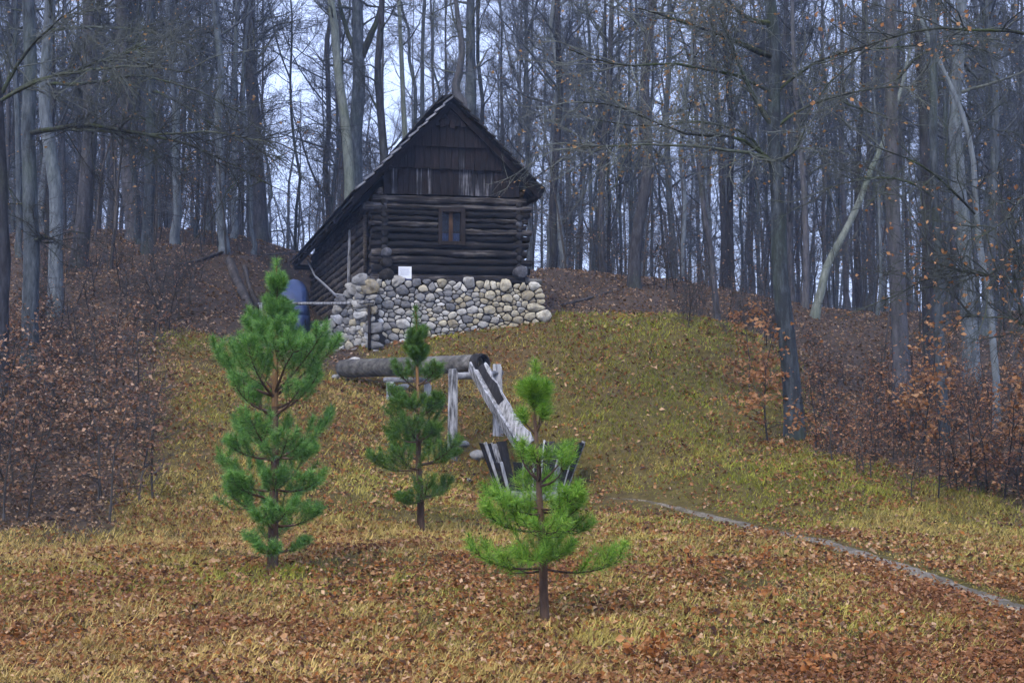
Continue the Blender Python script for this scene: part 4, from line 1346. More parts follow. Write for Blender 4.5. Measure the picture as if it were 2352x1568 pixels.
def forest_variant(seed, H, r0, crown_from, nb, mat, lean=0.3, fork=False, leafy=0):
    g = np.random.default_rng(seed)
    k = 16
    zs = np.concatenate([[-0.4, 0.0, 0.3], np.linspace(1.0, H, k - 3)])
    off = np.stack([np.cumsum(g.normal(size=k)) * lean * 0.28, np.cumsum(g.normal(size=k)) * lean * 0.28], 1)
    off -= off[1]
    off[:2] = 0
    pts = np.column_stack([off, zs])
    tm, rads = trunk_mesh(pts, r0, r0 * 0.22, mat, seed)
    m = MB()
    stems = [(pts, rads)]
    if fork:
        i = g.integers(7, 10)
        az = g.uniform(0, 6.28)
        f = grow(g, pts[i], (math.cos(az) * 0.45, math.sin(az) * 0.45, 1), (H - zs[i]) * 0.85, 8, 0.07, 0.12)
        m.tube(f, np.linspace(rads[i] * 0.75, 0.04, 9), 8)
        stems.append((f, np.linspace(rads[i] * 0.75, 0.04, 9)))
    tips = []
    for b in range(nb):
        sp, sr = stems[g.integers(0, len(stems))]
        t = g.uniform(crown_from, 0.98) if len(sp) > 12 else g.uniform(0.1, 0.98)
        p, tg = sample_poly(sp, np.array([t]))
        az = g.uniform(0, 6.28)
        el = g.uniform(0.25, 1.0)
        L = (1 - t * 0.75) * H * 0.26 * g.uniform(0.5, 1.2)
        r = max(0.022, float(np.interp(t, np.linspace(0, 1, len(sr)), sr)) * g.uniform(0.3, 0.5))
        bp = grow(g, p[0], (math.cos(az), math.sin(az), el), L, 7, 0.14, 0.06)
        m.tube(bp, np.linspace(r, 0.010, 8), 5)
        ns = int(5 + L * 1.3)
        for s in range(ns):
            q, tg = sample_poly(bp, np.array([g.uniform(0.2, 0.97)]))
            d = nrm(tg[0] * 0.7 + g.normal(size=3) * 0.55 + np.array([0, 0, 0.15]))
            L2 = L * g.uniform(0.18, 0.42)
            sp2 = grow(g, q[0], d, L2, 4, 0.16, 0.05)
            m.tube(sp2, np.linspace(0.013, 0.006, 5), 3)
            add_twigs(m, g, sp2, int(4 + L2 * 4), 0.8, 0.0065, tips=tips, sub=2)
        add_twigs(m, g, bp, int(6 + L * 1.6), 0.9, 0.007, tips=tips)
    # weak twigs on the lower trunk
    for b in range(24):
        p, tg = sample_poly(pts, np.array([g.uniform(0.12, 0.6)]))
        az = g.uniform(0, 6.28)
        bp = grow(g, p[0], (math.cos(az), math.sin(az), 0.25), g.uniform(0.8, 2.4), 5, 0.16, 0.03)
        m.tube(bp, np.linspace(0.016, 0.006, 6), 3)
        add_twigs(m, g, bp, 9, 0.7, 0.005, tips=tips)
    cm = m.mesh('crown', M_TWIG)
    lm = None
    if leafy:
        T = np.vstack(tips)
        T = T[g.random(len(T)) < leafy]
        lm = leaves_mesh(T, g, 0.085, M_LEAFY)
    return tm, cm, lm

VAR = []
for i in range(9):
    g = np.random.default_rng(900 + i)
    VAR.append(forest_variant(900 + i, g.uniform(20, 26), g.uniform(0.12, 0.23), g.uniform(0.24, 0.40), int(g.integers(22, 30)), [M_BARKA, M_BARKA, M_BARKB][i % 3], g.uniform(0.2, 0.75), i % 3 == 1, 0.05 if i % 2 else 0.0))

def place_tree(vi, x, y, s, rz, label, group, name='forest_tree', zoff=0.0, sxy=1.0):
    tm, cm, lm = VAR[vi]
    t = thing(name, label, 'tree', (x, y, hz(x, y) + zoff), group)
    t.rotation_euler = (0, 0, rz)
    t.scale = (s * sxy, s * sxy, s)
    obj('trunk', tm, t)
    obj('crown', cm, t)
    if lm:
        obj('leaves', lm, t)
    return t

# trees one can pick out: (picture x at the foot, distance, picture x up the trunk at row y2, y2, trunk width px, kind)
OCC = []
def named_tree(name, label, path, d, wpx, mat, seed, limbs=(), H=19.0, nb=16, crown_from=0.4, leafy=0.0, leafmat=None, limbmat=None, twigmat=None, base_extra=0.4, cat='tree'):
    """path: picture points from foot to top of frame; continues upward out of view"""
    g = np.random.default_rng(seed)
    P = np.array([px(x, y, d + dd) for x, y, dd in path])
    z0 = hz(P[0, 0], P[0, 1])
    P[0, 2] = z0
    loc = P[0].copy()
    foot = loc - np.array([0, 0, base_extra])
    ext = nrm(P[-1] - P[-2])
    pts = [foot] + list(P)
    ext = nrm(ext + np.array([0, 0, 0.5]))
    top = P[-1]
    while top[2] < z0 + H:
        top = top + ext * 2.0 + g.normal(size=3) * np.array([0.12, 0.12, 0])
        pts.append(top)
    pts = np.array(pts)
    # even resampling
    seg = np.concatenate([[0], np.cumsum(np.linalg.norm(np.diff(pts, axis=0), axis=1))])
    ts = np.linspace(0, seg[-1], 26)
    pts = np.stack([np.interp(ts, seg, pts[:, k]) for k in range(3)], 1)
    pts[1:-1] = (pts[:-2] + 2 * pts[1:-1] + pts[2:]) / 4
    pts[2:, :2] += np.cumsum(g.normal(size=(24, 2)) * 0.018, 0)
    r = wpx / 2 * d / FPX * 0.9
    t = thing(name, label, cat, loc)
    tm, rads = trunk_mesh(pts - loc, r * 1.12, r * 0.35, mat, seed, 12, 1.45)
    obj('trunk', tm, t)
    m = MB(); tips = []
    for (x0, y0, pts_px, rpx) in limbs:                       # the limbs the photograph shows
        q = [px(x0, y0, d)] + [px(a, b, d + dd) for a, b, dd in pts_px]
        q = np.array(q)
        q[0] = pts[np.argmin(np.abs(pts[:, 2] - q[0][2]))]
        sg = np.concatenate([[0], np.cumsum(np.linalg.norm(np.diff(q, axis=0), axis=1))])
        k = max(8, int(sg[-1] * 2.2))
        tt_ = np.linspace(0, sg[-1], k)
        q = np.stack([np.interp(tt_, sg, q[:, j]) for j in range(3)], 1)
        q[1:-1] = (q[:-2] + q[1:-1] * 2 + q[2:]) / 4
        q[1:] += np.cumsum(g.normal(size=(k - 1, 3)), 0) * 0.022
        q -= loc
        rr = rpx / 2 * d / FPX
        ml = MB(); ml.tube(q, np.linspace(rr, 0.012, k), 6, False, seed, 0.05)
        obj('limb', ml.mesh('limb', limbmat or M_LIMB), t)
        Lq = sg[-1]
        for s in range(int(4 + Lq * 3.6)):
            c, tg = sample_poly(q, np.array([g.uniform(0.12, 0.99)]))
            dd_ = nrm(tg[0] * 0.75 + g.normal(size=3) * 0.55)
            L2 = g.uniform(0.7, 2.2)
            sp2 = grow(g, c[0], dd_, L2, 6, 0.17, -0.01)
            m.tube(sp2, np.linspace(0.015, 0.006, 7), 4)
            add_twigs(m, g, sp2, int(5 + L2 * 6), 0.68, 0.0050, tips=tips, lift=-0.02, sub=2)
        add_twigs(m, g, q, int(Lq * 4), 0.7, 0.005, tips=tips, sub=3)
    for b in range(nb):
        tt_ = g.uniform(crown_from, 0.97)
        p, tg = sample_poly(pts - loc, np.array([tt_]))
        az = g.uniform(0, 6.28)
        L = g.uniform(1.8, 5.0) * (1.1 - tt_ * 0.5)
        rr = max(0.02, rads[int(tt_ * 25)] * g.uniform(0.2, 0.38))
        bp = grow(g, p[0], (math.cos(az), math.sin(az), g.uniform(0.0, 0.8)), L, 8, 0.15, 0.02)
        m.tube(bp, np.linspace(rr, 0.008, 9), 5)
        for s in range(int(4 + L * 1.6)):
            c, tg = sample_poly(bp, np.array([g.uniform(0.15, 0.98)]))
            L2 = g.uniform(0.5, 1.7)
            sp2 = grow(g, c[0], nrm(tg[0] * 0.7 + g.normal(size=3) * 0.6), L2, 5, 0.17, 0.0)
            m.tube(sp2, np.linspace(0.012, 0.005, 6), 3)
            add_twigs(m, g, sp2, int(4 + L2 * 4), 0.6, 0.0045, tips=tips, sub=2)
        add_twigs(m, g, bp, int(L * 2), 0.7, 0.005, tips=tips)
    if m.n:
        obj('crown', m.mesh('crown', twigmat or M_TWIGL), t)
    if leafy and tips:
        T = np.vstack(tips)
        T = T[g.random(len(T)) < leafy]
        obj('leaves', leaves_mesh(T, g, 0.085, leafmat or M_LEAFY), t)
    OCC.append((loc[0], loc[1], 1.6))
    return t

NT = named_tree
NT('edge_tree', 'dark mossy trunk cut by the left picture edge', [(4, 720, 0), (8, 400, 0), (-14, 150, 0), (-30, 0, 0)], 27, 42, M_BARKB, 1,
   [(-5, 220, [(60, 185, -.5), (120, 170, -.5), (240, 130, -1), (330, 95, -2)], 9), (0, 210, [(60, 120, 0), (110, 60, -1), (170, 20, -1)], 10), (2, 230, [(90, 178, 0), (180, 165, -1), (310, 155, -2), (440, 180, -3)], 8)], nb=10, leafy=0.02)
NT('edge_tree', 'tall grey trunk with broken dead stubs in the left woods', [(72, 700, 0), (72, 540, 0), (62, 330, 0), (70, 150, 0), (60, 0, 0)], 30, 38, M_BARKA, 2,
   [(80, 560, [(118, 548, -.3)], 9), (80, 548, [(112, 540, -.3)], 7), (55, 480, [(35, 470, 0)], 9),
    (70, 300, [(120, 300, -.5), (200, 280, -1), (290, 300, -1.5), (420, 330, -2), (520, 380, -2.5), (600, 420, -3)], 13),
    (70, 310, [(130, 290, -.5), (230, 296, -1), (330, 312, -1.5), (480, 300, -2), (640, 330, -3)], 9)], nb=12, leafy=0.03)
NT('edge_tree', 'grey trunk standing close behind the stubbed tree at left', [(128, 612, 0), (130, 450, 0), (95, 250, 0), (110, 0, 0)], 36, 34, M_BARKA, 3,
   [(110, 180, [(200, 185, -1), (330, 170, -2), (450, 200, -3), (560, 260, -4)], 9), (108, 90, [(200, 60, -1), (330, 70, -2), (440, 110, -3)], 9)], nb=14, leafy=0.03)
NT('edge_tree', 'leaning brown trunk with a wide foot on the left bank', [(180, 575, 0), (195, 440, 0), (208, 300, 0), (205, 0, 0)], 43, 40, M_BARKB, 4, nb=14)
NT('edge_tree', 'dark reddish trunk rising from the left bank crest', [(312, 532, 0), (298, 400, 0), (288, 200, 0), (285, 0, 0)], 50, 38, M_BARKB, 5, nb=14)
NT('edge_tree', 'pale green grey trunk standing on the left bank', [(340, 586, 0), (338, 400, 0), (345, 200, 0), (342, 0, 0)], 45, 28, M_BARKA, 6,
   [(343, 230, [(420, 240, -1), (520, 300, -2), (600, 345, -3), (680, 350, -4)], 7)], nb=14, leafy=0.03)
NT('edge_tree', 'broad dark trunk halfway between left edge and cabin roof', [(596, 520, 0), (590, 300, 0), (583, 100, 0), (585, 0, 0)], 58, 42, M_BARKB, 7, nb=16, leafy=0.03)
NT('edge_tree', 'pale lichened trunk leaning beside the cabin roof', [(808, 560, 0), (800, 330, 0), (782, 180, 0), (766, 0, 0)], 56, 30, M_BARKP, 8, nb=12, crown_from=0.5)
NT('edge_tree', 'forked dark trunk just above the left roof slope', [(815, 560, 0), (816, 330, 0), (826, 180, 0), (824, 0, 0)], 58, 44, M_BARKA, 9,
   [(820, 150, [(790, 60, 0), (770, -40, 0), (740, -160, 0)], 16), (822, 140, [(860, 60, 0), (885, -30, 0), (905, -160, 0)], 20)], nb=14, crown_from=0.45)
NT('edge_tree', 'brown twisted trunk over the left roof slope', [(882, 560, 0), (888, 340, 0), (872, 180, 0), (884, 0, 0)], 54, 27, M_BARKB, 10,
   [(880, 260, [(850, 210, 0), (842, 190, 0)], 10)], nb=12, crown_from=0.45)
NT('edge_tree', 'straight slender grey trunk left of the roof peak', [(936, 560, 0), (934, 330, 0), (928, 150, 0), (920, 0, 0)], 60, 18, M_BARKP, 11, nb=10, crown_from=0.5)
NT('edge_tree', 'very slim upright trunk near the roof peak', [(966, 560, 0), (966, 300, 0), (970, 150, 0), (975, 0, 0)], 62, 15, M_BARKA, 12, nb=10, crown_from=0.5)
NT('edge_tree', 'stout grey twin stemmed tree directly behind the roof peak', [(1078, 560, 0), (1076, 330, 0), (1078, 180, 0), (1076, 0, 0)], 55, 38, M_BARKA, 13,
   [(1060, 270, [(1040, 215, 0), (1062, 140, 0), (1052, 40, 0), (1040, -40, 0), (1020, -200, 0)], 24)], nb=12, crown_from=0.5, limbmat=M_BARKB)
NT('edge_tree', 'curved dark trunk above the leafy bank right of the cabin', [(1455, 690, 0), (1456, 560, 0), (1490, 400, 0), (1480, 200, 0), (1500, 0, 0)], 44, 32, M_BARKB, 14, nb=20, leafy=0.22)
NT('edge_tree', 'thin dark trunk leaning at the right end of the bank', [(1648, 700, 0), (1640, 600, 0), (1615, 470, 0), (1600, 300, 0), (1590, 0, 0)], 40, 15, M_BARKB, 15, nb=10, leafy=0.06, H=14)
NT('meadow_edge_tree', 'big grey tree with mossy spreading limbs at the right meadow edge', [(1828, 1000, 0), (1812, 800, 0), (1784, 640, 0), (1786, 450, 0), (1778, 300, 0), (1786, 120, 0), (1770, 0, 0)], 28.5, 44, M_BARKA, 16,
   [(1780, 370, [(1740, 350, -.5), (1660, 345, -1), (1560, 335, -1.5), (1430, 338, -2), (1320, 345, -2.5)], 9),
    (1782, 345, [(1700, 310, -.5), (1600, 320, -1), (1520, 290, -1.2), (1440, 240, -1.5), (1330, 225, -2)], 8),
    (1778, 260, [(1720, 200, -.5), (1690, 110, -1), (1650, 40, -1.2), (1620, -40, -1.5)], 13),
    (1778, 150, [(1720, 110, -.3), (1640, 70, -.6), (1550, 40, -1), (1460, 10, -1.2)], 14),
    (1770, 90, [(1720, 50, -.3), (1680, 0, -.5), (1640, -60, -1)], 14),
    (1772, 230, [(1690, 180, -.5), (1600, 170, -1), (1520, 150, -1.5), (1420, 160, -2), (1310, 120, -2.5)], 8),
    (1785, 380, [(1830, 345, -.3), (1840, 320, -.5), (1850, 300, -.8)], 9), (1778, 420, [(1740, 350, .5), (1710, 290, .8), (1600, 270, 1.2), (1480, 290, 1.6), (1370, 270, 2)], 8),
    (1785, 280, [(1850, 240, 0), (1930, 225, -.5), (2020, 200, -1), (2110, 205, -1)], 8),
    (1785, 200, [(1860, 140, 0), (1950, 110, -.5), (2060, 120, -1), (2150, 90, -1)], 8)], nb=18, crown_from=0.42, leafy=0.16)
NT('leaning_tree', 'pale lichen green trunk leaning steeply between upright trees', [(1868, 705, 0), (1905, 610, 0), (1960, 500, 0), (2012, 385, 0), (2040, 320, 0)], 46, 22, M_BARKP, 17, nb=4, H=9.5, crown_from=0.7)
NT('edge_tree', 'tall dark reddish trunk among right hand saplings', [(2072, 910, 0), (2064, 700, 0), (2048, 480, 0), (2042, 200, 0), (2040, 0, 0)], 31, 40, M_BARKB, 18,
   [(2045, 300, [(2000, 250, -.5), (1940, 240, -1), (1880, 180, -1)], 7), (2045, 180, [(2120, 120, -.5), (2200, 100, -1), (2300, 130, -1.5)], 8)], nb=12, crown_from=0.4, leafy=0.02)
NT('edge_tree', 'dark rough trunk close right of the reddish trunk', [(2136, 880, 0), (2130, 700, 0), (2126, 480, 0), (2118, 200, 0), (2110, 0, 0)], 33, 29, M_BARKB, 19, nb=12, crown_from=0.4)
NT('edge_tree', 'smooth slate grey trunk in front of the dark pair', [(2172, 1010, 0), (2160, 800, 0), (2152, 560, 0), (2150, 300, 0), (2160, 0, 0)], 27, 25, M_BARKA, 20,
   [(2155, 460, [(2090, 420, -.4), (2000, 400, -.8), (1900, 430, -1)], 6)], nb=10, crown_from=0.4, leafy=0.02)
NT('edge_tree', 'thin S-curved stem near the right picture edge', [(2288, 880, 0), (2278, 700, 0), (2240, 560, 0), (2232, 400, 0), (2200, 250, 0), (2150, 160, 0)], 27, 18, M_BARKA, 21,
   [(2236, 480, [(2180, 420, -.4), (2100, 360, -.8), (2000, 330, -1)], 6)], nb=10, crown_from=0.35, leafy=0.05, H=12)
NT('edge_tree', 'mossy grey trunk behind the curved stem at right', [(2232, 860, 0), (2222, 600, 0), (2200, 300, 0), (2215, 0, 0)], 34, 42, M_BARKA, 22, nb=14, crown_from=0.35)
NT('edge_tree', 'leafy tree leaning in from beyond the right edge', [(2420, 1080, 0), (2410, 800, 0), (2400, 500, 0), (2380, 200, 0), (2370, 0, 0)], 21, 40, M_BARKB, 23,
   [(2402, 560, [(2330, 560, -.4), (2250, 640, -.6), (2200, 600, -.8), (2120, 590, -1)], 6), (2400, 660, [(2340, 650, -.4), (2270, 640, -.6), (2200, 620, -1)], 5),
    (2395, 420, [(2330, 470, -.4), (2270, 520, -.6), (2220, 540, -.8)], 5), (2390, 100, [(2300, 70, -.4), (2200, 60, -.8), (2080, 70, -1), (1960, 100, -1)], 8),
    (2400, 740, [(2330, 730, -.4), (2260, 740, -.7), (2210, 730, -.8)], 5)], nb=6, crown_from=0.5, leafy=0.15, leafmat=M_LEAFO)

# the wood behind: one tree after another up the slope and over the plateau
def screen_x(x, y):
    return CXP + FPX * x / y
gF = np.random.default_rng(55)
placed = list(OCC)
LANDM = [(250, 'bare tree in the wood left of the dark reddish trunk'), (590, 'bare tree between the dark reddish trunk and the broad dark trunk'),
         (800, 'bare tree between the broad dark trunk and the cabin roof'), (1240, 'bare tree seen over the cabin roof against the pale sky'),
         (1470, 'bare tree between the cabin and the curved dark trunk'), (1785, 'bare tree between the curved dark trunk and the big mossy tree'),
         (2055, 'bare tree between the big mossy tree and the tall reddish trunk'), (9999, 'bare tree in the wood beyond the tall reddish trunk at right')]
cnt = 0
tries = 0
while cnt < 265 and tries < 30000:
    tries += 1
    y = 46 + (gF.random() ** 1.15) * 72
    kx = gF.uniform(-0.455, 0.455)
    x = kx * y
    sx = screen_x(x, y)
    if 700 < sx < 1240 and y < 57:
        continue
    if sx > 1250 and sx < 1720 and y < 47.5:
        continue
    md = 1.7
    if any((x - a) ** 2 + (y - b) ** 2 < md * md for a, b, _ in placed):
        continue
    # keep the sky windows of the photograph a little more open
    if 620 < sx < 790 and gF.random() < 0.25:
        continue
    if 860 < sx < 1200 and gF.random() < 0.25:
        continue
    placed.append((x, y, 1))
    lab_ = [l for e, l in LANDM if sx < e][0]
    stout = y < 68
    lab_ = ('near ' if stout else 'far ') + lab_
    s = gF.uniform(0.8, 1.2)
    place_tree(int(gF.integers(0, len(VAR))), x, y, s, gF.uniform(0, 6.28), lab_, lab_.replace('bare tree', 'trees'), sxy=gF.uniform(0.6, 1.05))
    cnt += 1

# slim understorey saplings between the trunks
def sapling_variant(seed, H, leafy=0.0, leafmat=None, spread=1.0, lsize=0.075):
    g = np.random.default_rng(seed)
    pts = grow(g, (0, 0, -0.15), (0, 0, 1), H, 9, 0.07, 0.05)
    mt = MB(); mt.tube(pts, np.linspace(0.012 + H * 0.005, 0.006, 10), 6)
    m = MB(); tips = []
    for b in range(int(7 + H * 3)):
        t = g.uniform(0.15, 0.98)
        p, tg = sample_poly(pts, np.array([t]))
        az = g.uniform(0, 6.28)
        L = (1.15 - t) * H * 0.36 * g.uniform(0.5, 1.2) * spread + 0.15
        bp = grow(g, p[0], (math.cos(az), math.sin(az), g.uniform(0.05, 0.7)), L, 5, 0.15, 0.02)
        m.tube(bp, np.linspace(0.010, 0.004, 6), 3)
        add_twigs(m, g, bp, int(4 + L * 8), 0.35, 0.0035, tips=tips, lift=0.0, sub=1)
    lm = None
    if leafy:
        T = np.vstack(tips)
        n = int(len(T) * leafy)
        T = T[g.integers(0, len(T), n)] + g.normal(size=(n, 3)) * 0.05
        lm = leaves_mesh(T, g, lsize, leafmat)
    return mt.mesh('stem', M_STEM), m.mesh('branches', M_STEM), lm
def place_shrub(var, x, y, s, rz, name, label, cat, group=None, sz=1.0):
    a, b, l = var
    t = thing(name, label, cat, (x, y, hz(x, y)), group)
    t.rotation_euler = (0, 0, rz)
    t.scale = (s, s, s * sz)
    obj('stem', a, t); obj('branches', b, t)
    if l:
        obj('leaves', l, t)
    return t
SAP = [sapling_variant(1200 + i, 5.0 + i, 0.05, M_LEAFY) for i in range(4)]
cnt = 0
while cnt < 130:
    y = gF.uniform(40, 78)
    x = gF.uniform(-0.44, 0.44) * y
    sx = screen_x(x, y)
    if (560 < sx < 1250 and y < 58) or (sx > 1240 and sx < 1720 and y < 45) or meadow(np.array([x]), np.array([y]))[0] > 0.2:
        continue
    left = sx < 1000
    place_shrub(SAP[int(gF.integers(0, 4))], x, y, gF.uniform(0.7, 1.25), gF.uniform(0, 6.28), 'understorey_sapling',
                'slim bare sapling under the tall trees ' + ('left' if left else 'right') + ' of the cabin', 'sapling', 'understorey ' + ('left' if left else 'right') + ' of the cabin')
    cnt += 1

# thickets
SHP = [sapling_variant(1300 + i, 1.6 + 0.28 * i, 0.95, M_LEAFP, 1.0, 0.080) for i in range(4)]
SHG = [sapling_variant(1320 + i, 1.5 + 0.2 * i, 0.10, M_LEAFP, 1.0) for i in range(3)]
SHB = [sapling_variant(1340 + i, 1.5 + 0.25 * i, 0.8, M_LEAFB, 1.0, 0.080) for i in range(4)]
cnt = 0
while cnt < 62:
    y = gF.uniform(19.3, 31)
    sx = gF.uniform(-120, 345 + (y < 24) * 10 - max(0, y - 26) * 22)
    x = (sx - CXP) / FPX * y
    place_shrub(SHP[int(gF.integers(0, 4))], x, y, gF.uniform(0.7, 1.1), gF.uniform(0, 6.28), 'beech_shrub', 'shrub with withered brown leaves in the left thicket', 'shrub', 'thicket at the left edge')
    cnt += 1
cnt = 0
while cnt < 60:
    y = gF.uniform(30, 43)
    sx = gF.uniform(60, 500 - max(0, y - 33) * 5)
    x = (sx - CXP) / FPX * y
    if meadow(np.array([x]), np.array([y]))[0] > 0.4:
        continue
    place_shrub(SHG[int(gF.integers(0, 3))], x, y, gF.uniform(0.7, 1.15), gF.uniform(0, 6.28), 'bare_shrub', 'leafless grey shrub on the bank above the left thicket', 'shrub', 'bare brush on the left bank')
    cnt += 1
cnt = 0
while cnt < 95:
    y = gF.uniform(21.8, 33)
    sx = gF.uniform(1860 + max(0, 24.5 - y) * 90, 2560)
    x = (sx - CXP) / FPX * y
    place_shrub(SHB[int(gF.integers(0, 4))], x, y, gF.uniform(0.5, 0.9), gF.uniform(0, 6.28), 'beech_shrub', 'shrub with dry brown leaves in the right thicket', 'shrub', 'thicket at the right edge')
    cnt += 1
cnt = 0
while cnt < 30:
    sx = gF.uniform(1560, 1800); y = gF.uniform(34.5, 38)
    x = (sx - CXP) / FPX * y
    place_shrub(SHG[int(gF.integers(0, 3))], x, y, gF.uniform(0.5, 0.85), gF.uniform(0, 6.28), 'bare_shrub', 'dry leafless shrub on the crest between bank and big grey tree', 'shrub', 'dry brush on the right crest')
    cnt += 1
cnt = 0
while cnt < 34:
    sx = gF.uniform(1260, 1780); y = gF.uniform(43.5, 50)
    x = (sx - CXP) / FPX * y
    place_shrub(SHG[int(gF.integers(0, 3))], x, y, gF.uniform(0.6, 1.15), gF.uniform(0, 6.28), 'bare_shrub', 'leafless shrub along the top of the leafy bank right of the cabin', 'shrub', 'brush on the bank right of the cabin')
    cnt += 1
YB = [sapling_variant(1400 + i, 2.9, 2.2, M_LEAFO, 0.9, 0.115) for i in range(3)]
for i, (sx, y, s, lab) in enumerate([(1762, 27.6, 1.0, 'young beech with orange brown leaves against the big grey trunk'),
                                     (1722, 31.0, 0.8, 'low orange leaved beech left of the big grey trunk'),
                                     (2112, 25.5, 0.95, 'upright young beech with orange leaves before the dark trunks'),
                                     (2326, 23.0, 1.0, 'orange leaved young beech near the right picture edge')]):
    x = (sx - CXP) / FPX * y
    place_shrub(YB[i % 3], x, y, s, i * 1.3, 'young_beech', lab, 'sapling')

# ------------------------------------------------------------------ three young pines
def pine(label, x0, yb_, ytop, xtop, d, rpx, whorls, leader_from, seed, nmat, dens=1.0, orange_from=None):
    g = np.random.default_rng(seed)
    k = d / FPX
    foot = px(x0, yb_, d)
    foot[2] = hz(foot[0], foot[1])
    H = (yb_ - ytop) * k
    t = thing('young_pine', label, 'pine tree', foot)
    n = 16
    f = np.linspace(0, 1, n)
    tp = np.column_stack([(xtop - x0) * k * f + np.cumsum(g.normal(size=n)) * 0.006, np.cumsum(g.normal(size=n)) * 0.006, H * f])
    tp[0] = (0, 0, -0.12)
    rads = rpx / 2 * k * (1.15 - 0.98 * f)
    cut = n - 1 if orange_from is None else int((yb_ - orange_from) / (yb_ - ytop) * (n - 1))
    m = MB(); m.tube(tp[:cut + 1], rads[:cut + 1], 9, False, seed, 0.05)
    obj('trunk', m.mesh('trunk', M_PINEB), t)
    if orange_from is not None:
        m = MB(); m.tube(tp[cut:], rads[cut:], 8, False, seed, 0.04)
        obj('upper_trunk', m.mesh('upper_trunk', M_PINEO), t)
    br = MB()
    SA, SB_, SN, SL = [], [], [], []
    def shoot(a, b, nn, ln):
        SA.append(a); SB_.append(b); SN.append(int(nn * dens)); SL.append(ln)
    def along(pts, t0, per_m, ln):
        for a, b in zip(pts[:-1], pts[1:]):
            pass
        ks = len(pts) - 1
        for i in range(ks):
            if (i + 0.5) / ks >= t0:
                L_ = np.linalg.norm(pts[i + 1] - pts[i])
                shoot(pts[i], pts[i + 1], per_m * L_ + 3, ln)
    for (y, lpx, e0, e1, nb, dn, cover) in whorls:
        h = (yb_ - y) * k
        az0 = g.uniform(0, 6.28)
        for b in range(nb):
            az = az0 + b * 2 * math.pi / nb + g.normal() * 0.22
            L = lpx * k * g.choice([0.55, 0.8, 0.95, 1.1], p=[.2, .25, .3, .25]) * g.uniform(0.92, 1.08)
            hj = h + g.normal() * 8 * k
            p = np.array([np.interp(hj, tp[:, 2], tp[:, 0]), np.interp(hj, tp[:, 2], tp[:, 1]), hj])
            pts = [p]
            el0, el1 = rad(e0 + g.normal() * 11), rad(e1 + g.normal() * 13)
            for s in range(7):
                el = el0 + (el1 - el0) * (s / 6) ** 1.3
                az += g.normal() * 0.06
                pts.append(pts[-1] + np.array([math.cos(az) * math.cos(el), math.sin(az) * math.cos(el), math.sin(el)]) * L / 7)
            pts = np.array(pts)
            br.tube(pts, np.linspace(max(0.006, rpx * k * 0.16), 0.003, 8), 5)
            along(pts, 1 - cover * 0.85, 800 * dn, 0.080)
            shoot(pts[-1], pts[-1] + nrm(pts[-1] - pts[-2]) * 0.06, 75 * dn, 0.058)
            # side shoots in pairs, curling up at their tips
            for tq in (0.30, 0.42, 0.54, 0.66, 0.78, 0.88):
                if tq < 1 - cover - 0.15:
                    continue
                for sgn in (-1, 1):
                    if g.random() < 0.15:
                        continue
                    q, tg = sample_poly(pts, np.array([tq + g.normal() * 0.03]))
                    side = nrm(nrm(np.cross(tg[0], (0, 0, 1.0))) * sgn + np.array([0, 0, g.uniform(-0.35, 0.8)]))
                    Ls = (1.1 - tq) * L * g.uniform(0.3, 0.72) + 0.07
                    d0 = nrm(tg[0] * 0.75 + side * 0.8 + np.array([0, 0, 0.12 + g.normal() * 0.12]))
                    d1 = nrm(d0 + np.array([0, 0, 0.75]))
                    c = q[0] + d0 * Ls * 0.5
                    e = c + d1 * Ls * 0.5
                    br.prisms(q, e[None], 0.0045, 0.0025, 4, c[None])
                    shoot(q[0] + d0 * Ls * 0.2, c, 520 * dn * Ls * .3, 0.07)
                    shoot(c, e, 500 * dn * Ls * 0.5, 0.078); shoot(e - d1 * min(0.13, Ls * 0.5), e, 110 * dn, 0.080)
                    shoot(e, e + d1 * 0.05, 60 * dn, 0.068)
    # the leader
    hl = (yb_ - leader_from) * k
    lp = np.column_stack([np.interp(np.linspace(hl, H, 6), tp[:, 2], tp[:, 0]), np.interp(np.linspace(hl, H, 6), tp[:, 2], tp[:, 1]), np.linspace(hl, H, 6)])
    along(lp, 0, 1500, 0.085)
    shoot(lp[-1], lp[-1] + np.array([0, 0, 0.07]), 110, 0.07)
    obj('branches', br.mesh('branches', M_PINEB), t)
    A = np.repeat(np.array(SA), SN, 0); B = np.repeat(np.array(SB_), SN, 0); LN = np.repeat(np.array(SL), SN)
    n = len(A)
    u = g.random((n, 1))
    P = A + (B - A) * u
    ax = nrm(B - A)
    ph = rad(1) * g.uniform(28, 85, (n, 1))
    per = nrm(np.cross(ax, g.normal(size=(n, 3))))
    dv = nrm(ax * np.cos(ph) + per * np.sin(ph) + np.array([0, 0, 0.08]))
    l = (LN * g.uniform(0.75, 1.45, n))[:, None]
    w = nrm(np.cross(dv, g.normal(size=(n, 3)))) * (0.0013 + 0.00007 * d)
    V = np.stack([P + w, P - w, P + dv * l], 1).reshape(-1, 3)
    F = np.arange(n * 3).reshape(-1, 3)
    nd = obj('needles', mesh_from('needles', V, F, nmat, False), t)
    return n
nn = 0
nn += pine('tallest blue green young pine at left of the trio', 626, 1305, 612, 628, 14.0, 24,
           [(1262, 105, 0, 30, 4, .55, .6), (1200, 150, 2, 38, 6, .8, .75), (1130, 150, 6, 42, 6, .85, .75), (1052, 150, 10, 48, 7, .85, .7), (955, 150, 22, 62, 6, .6, .5), (908, 190, 32, 58, 6, 1.0, .7), (815, 105, 45, 70, 5, 1.1, .85), (752, 42, 66, 82, 5, 1.1, .95), (690, 34, 66, 82, 4, 1.1, .95)], 800, 71, M_NEEDB, 0.95, 910)
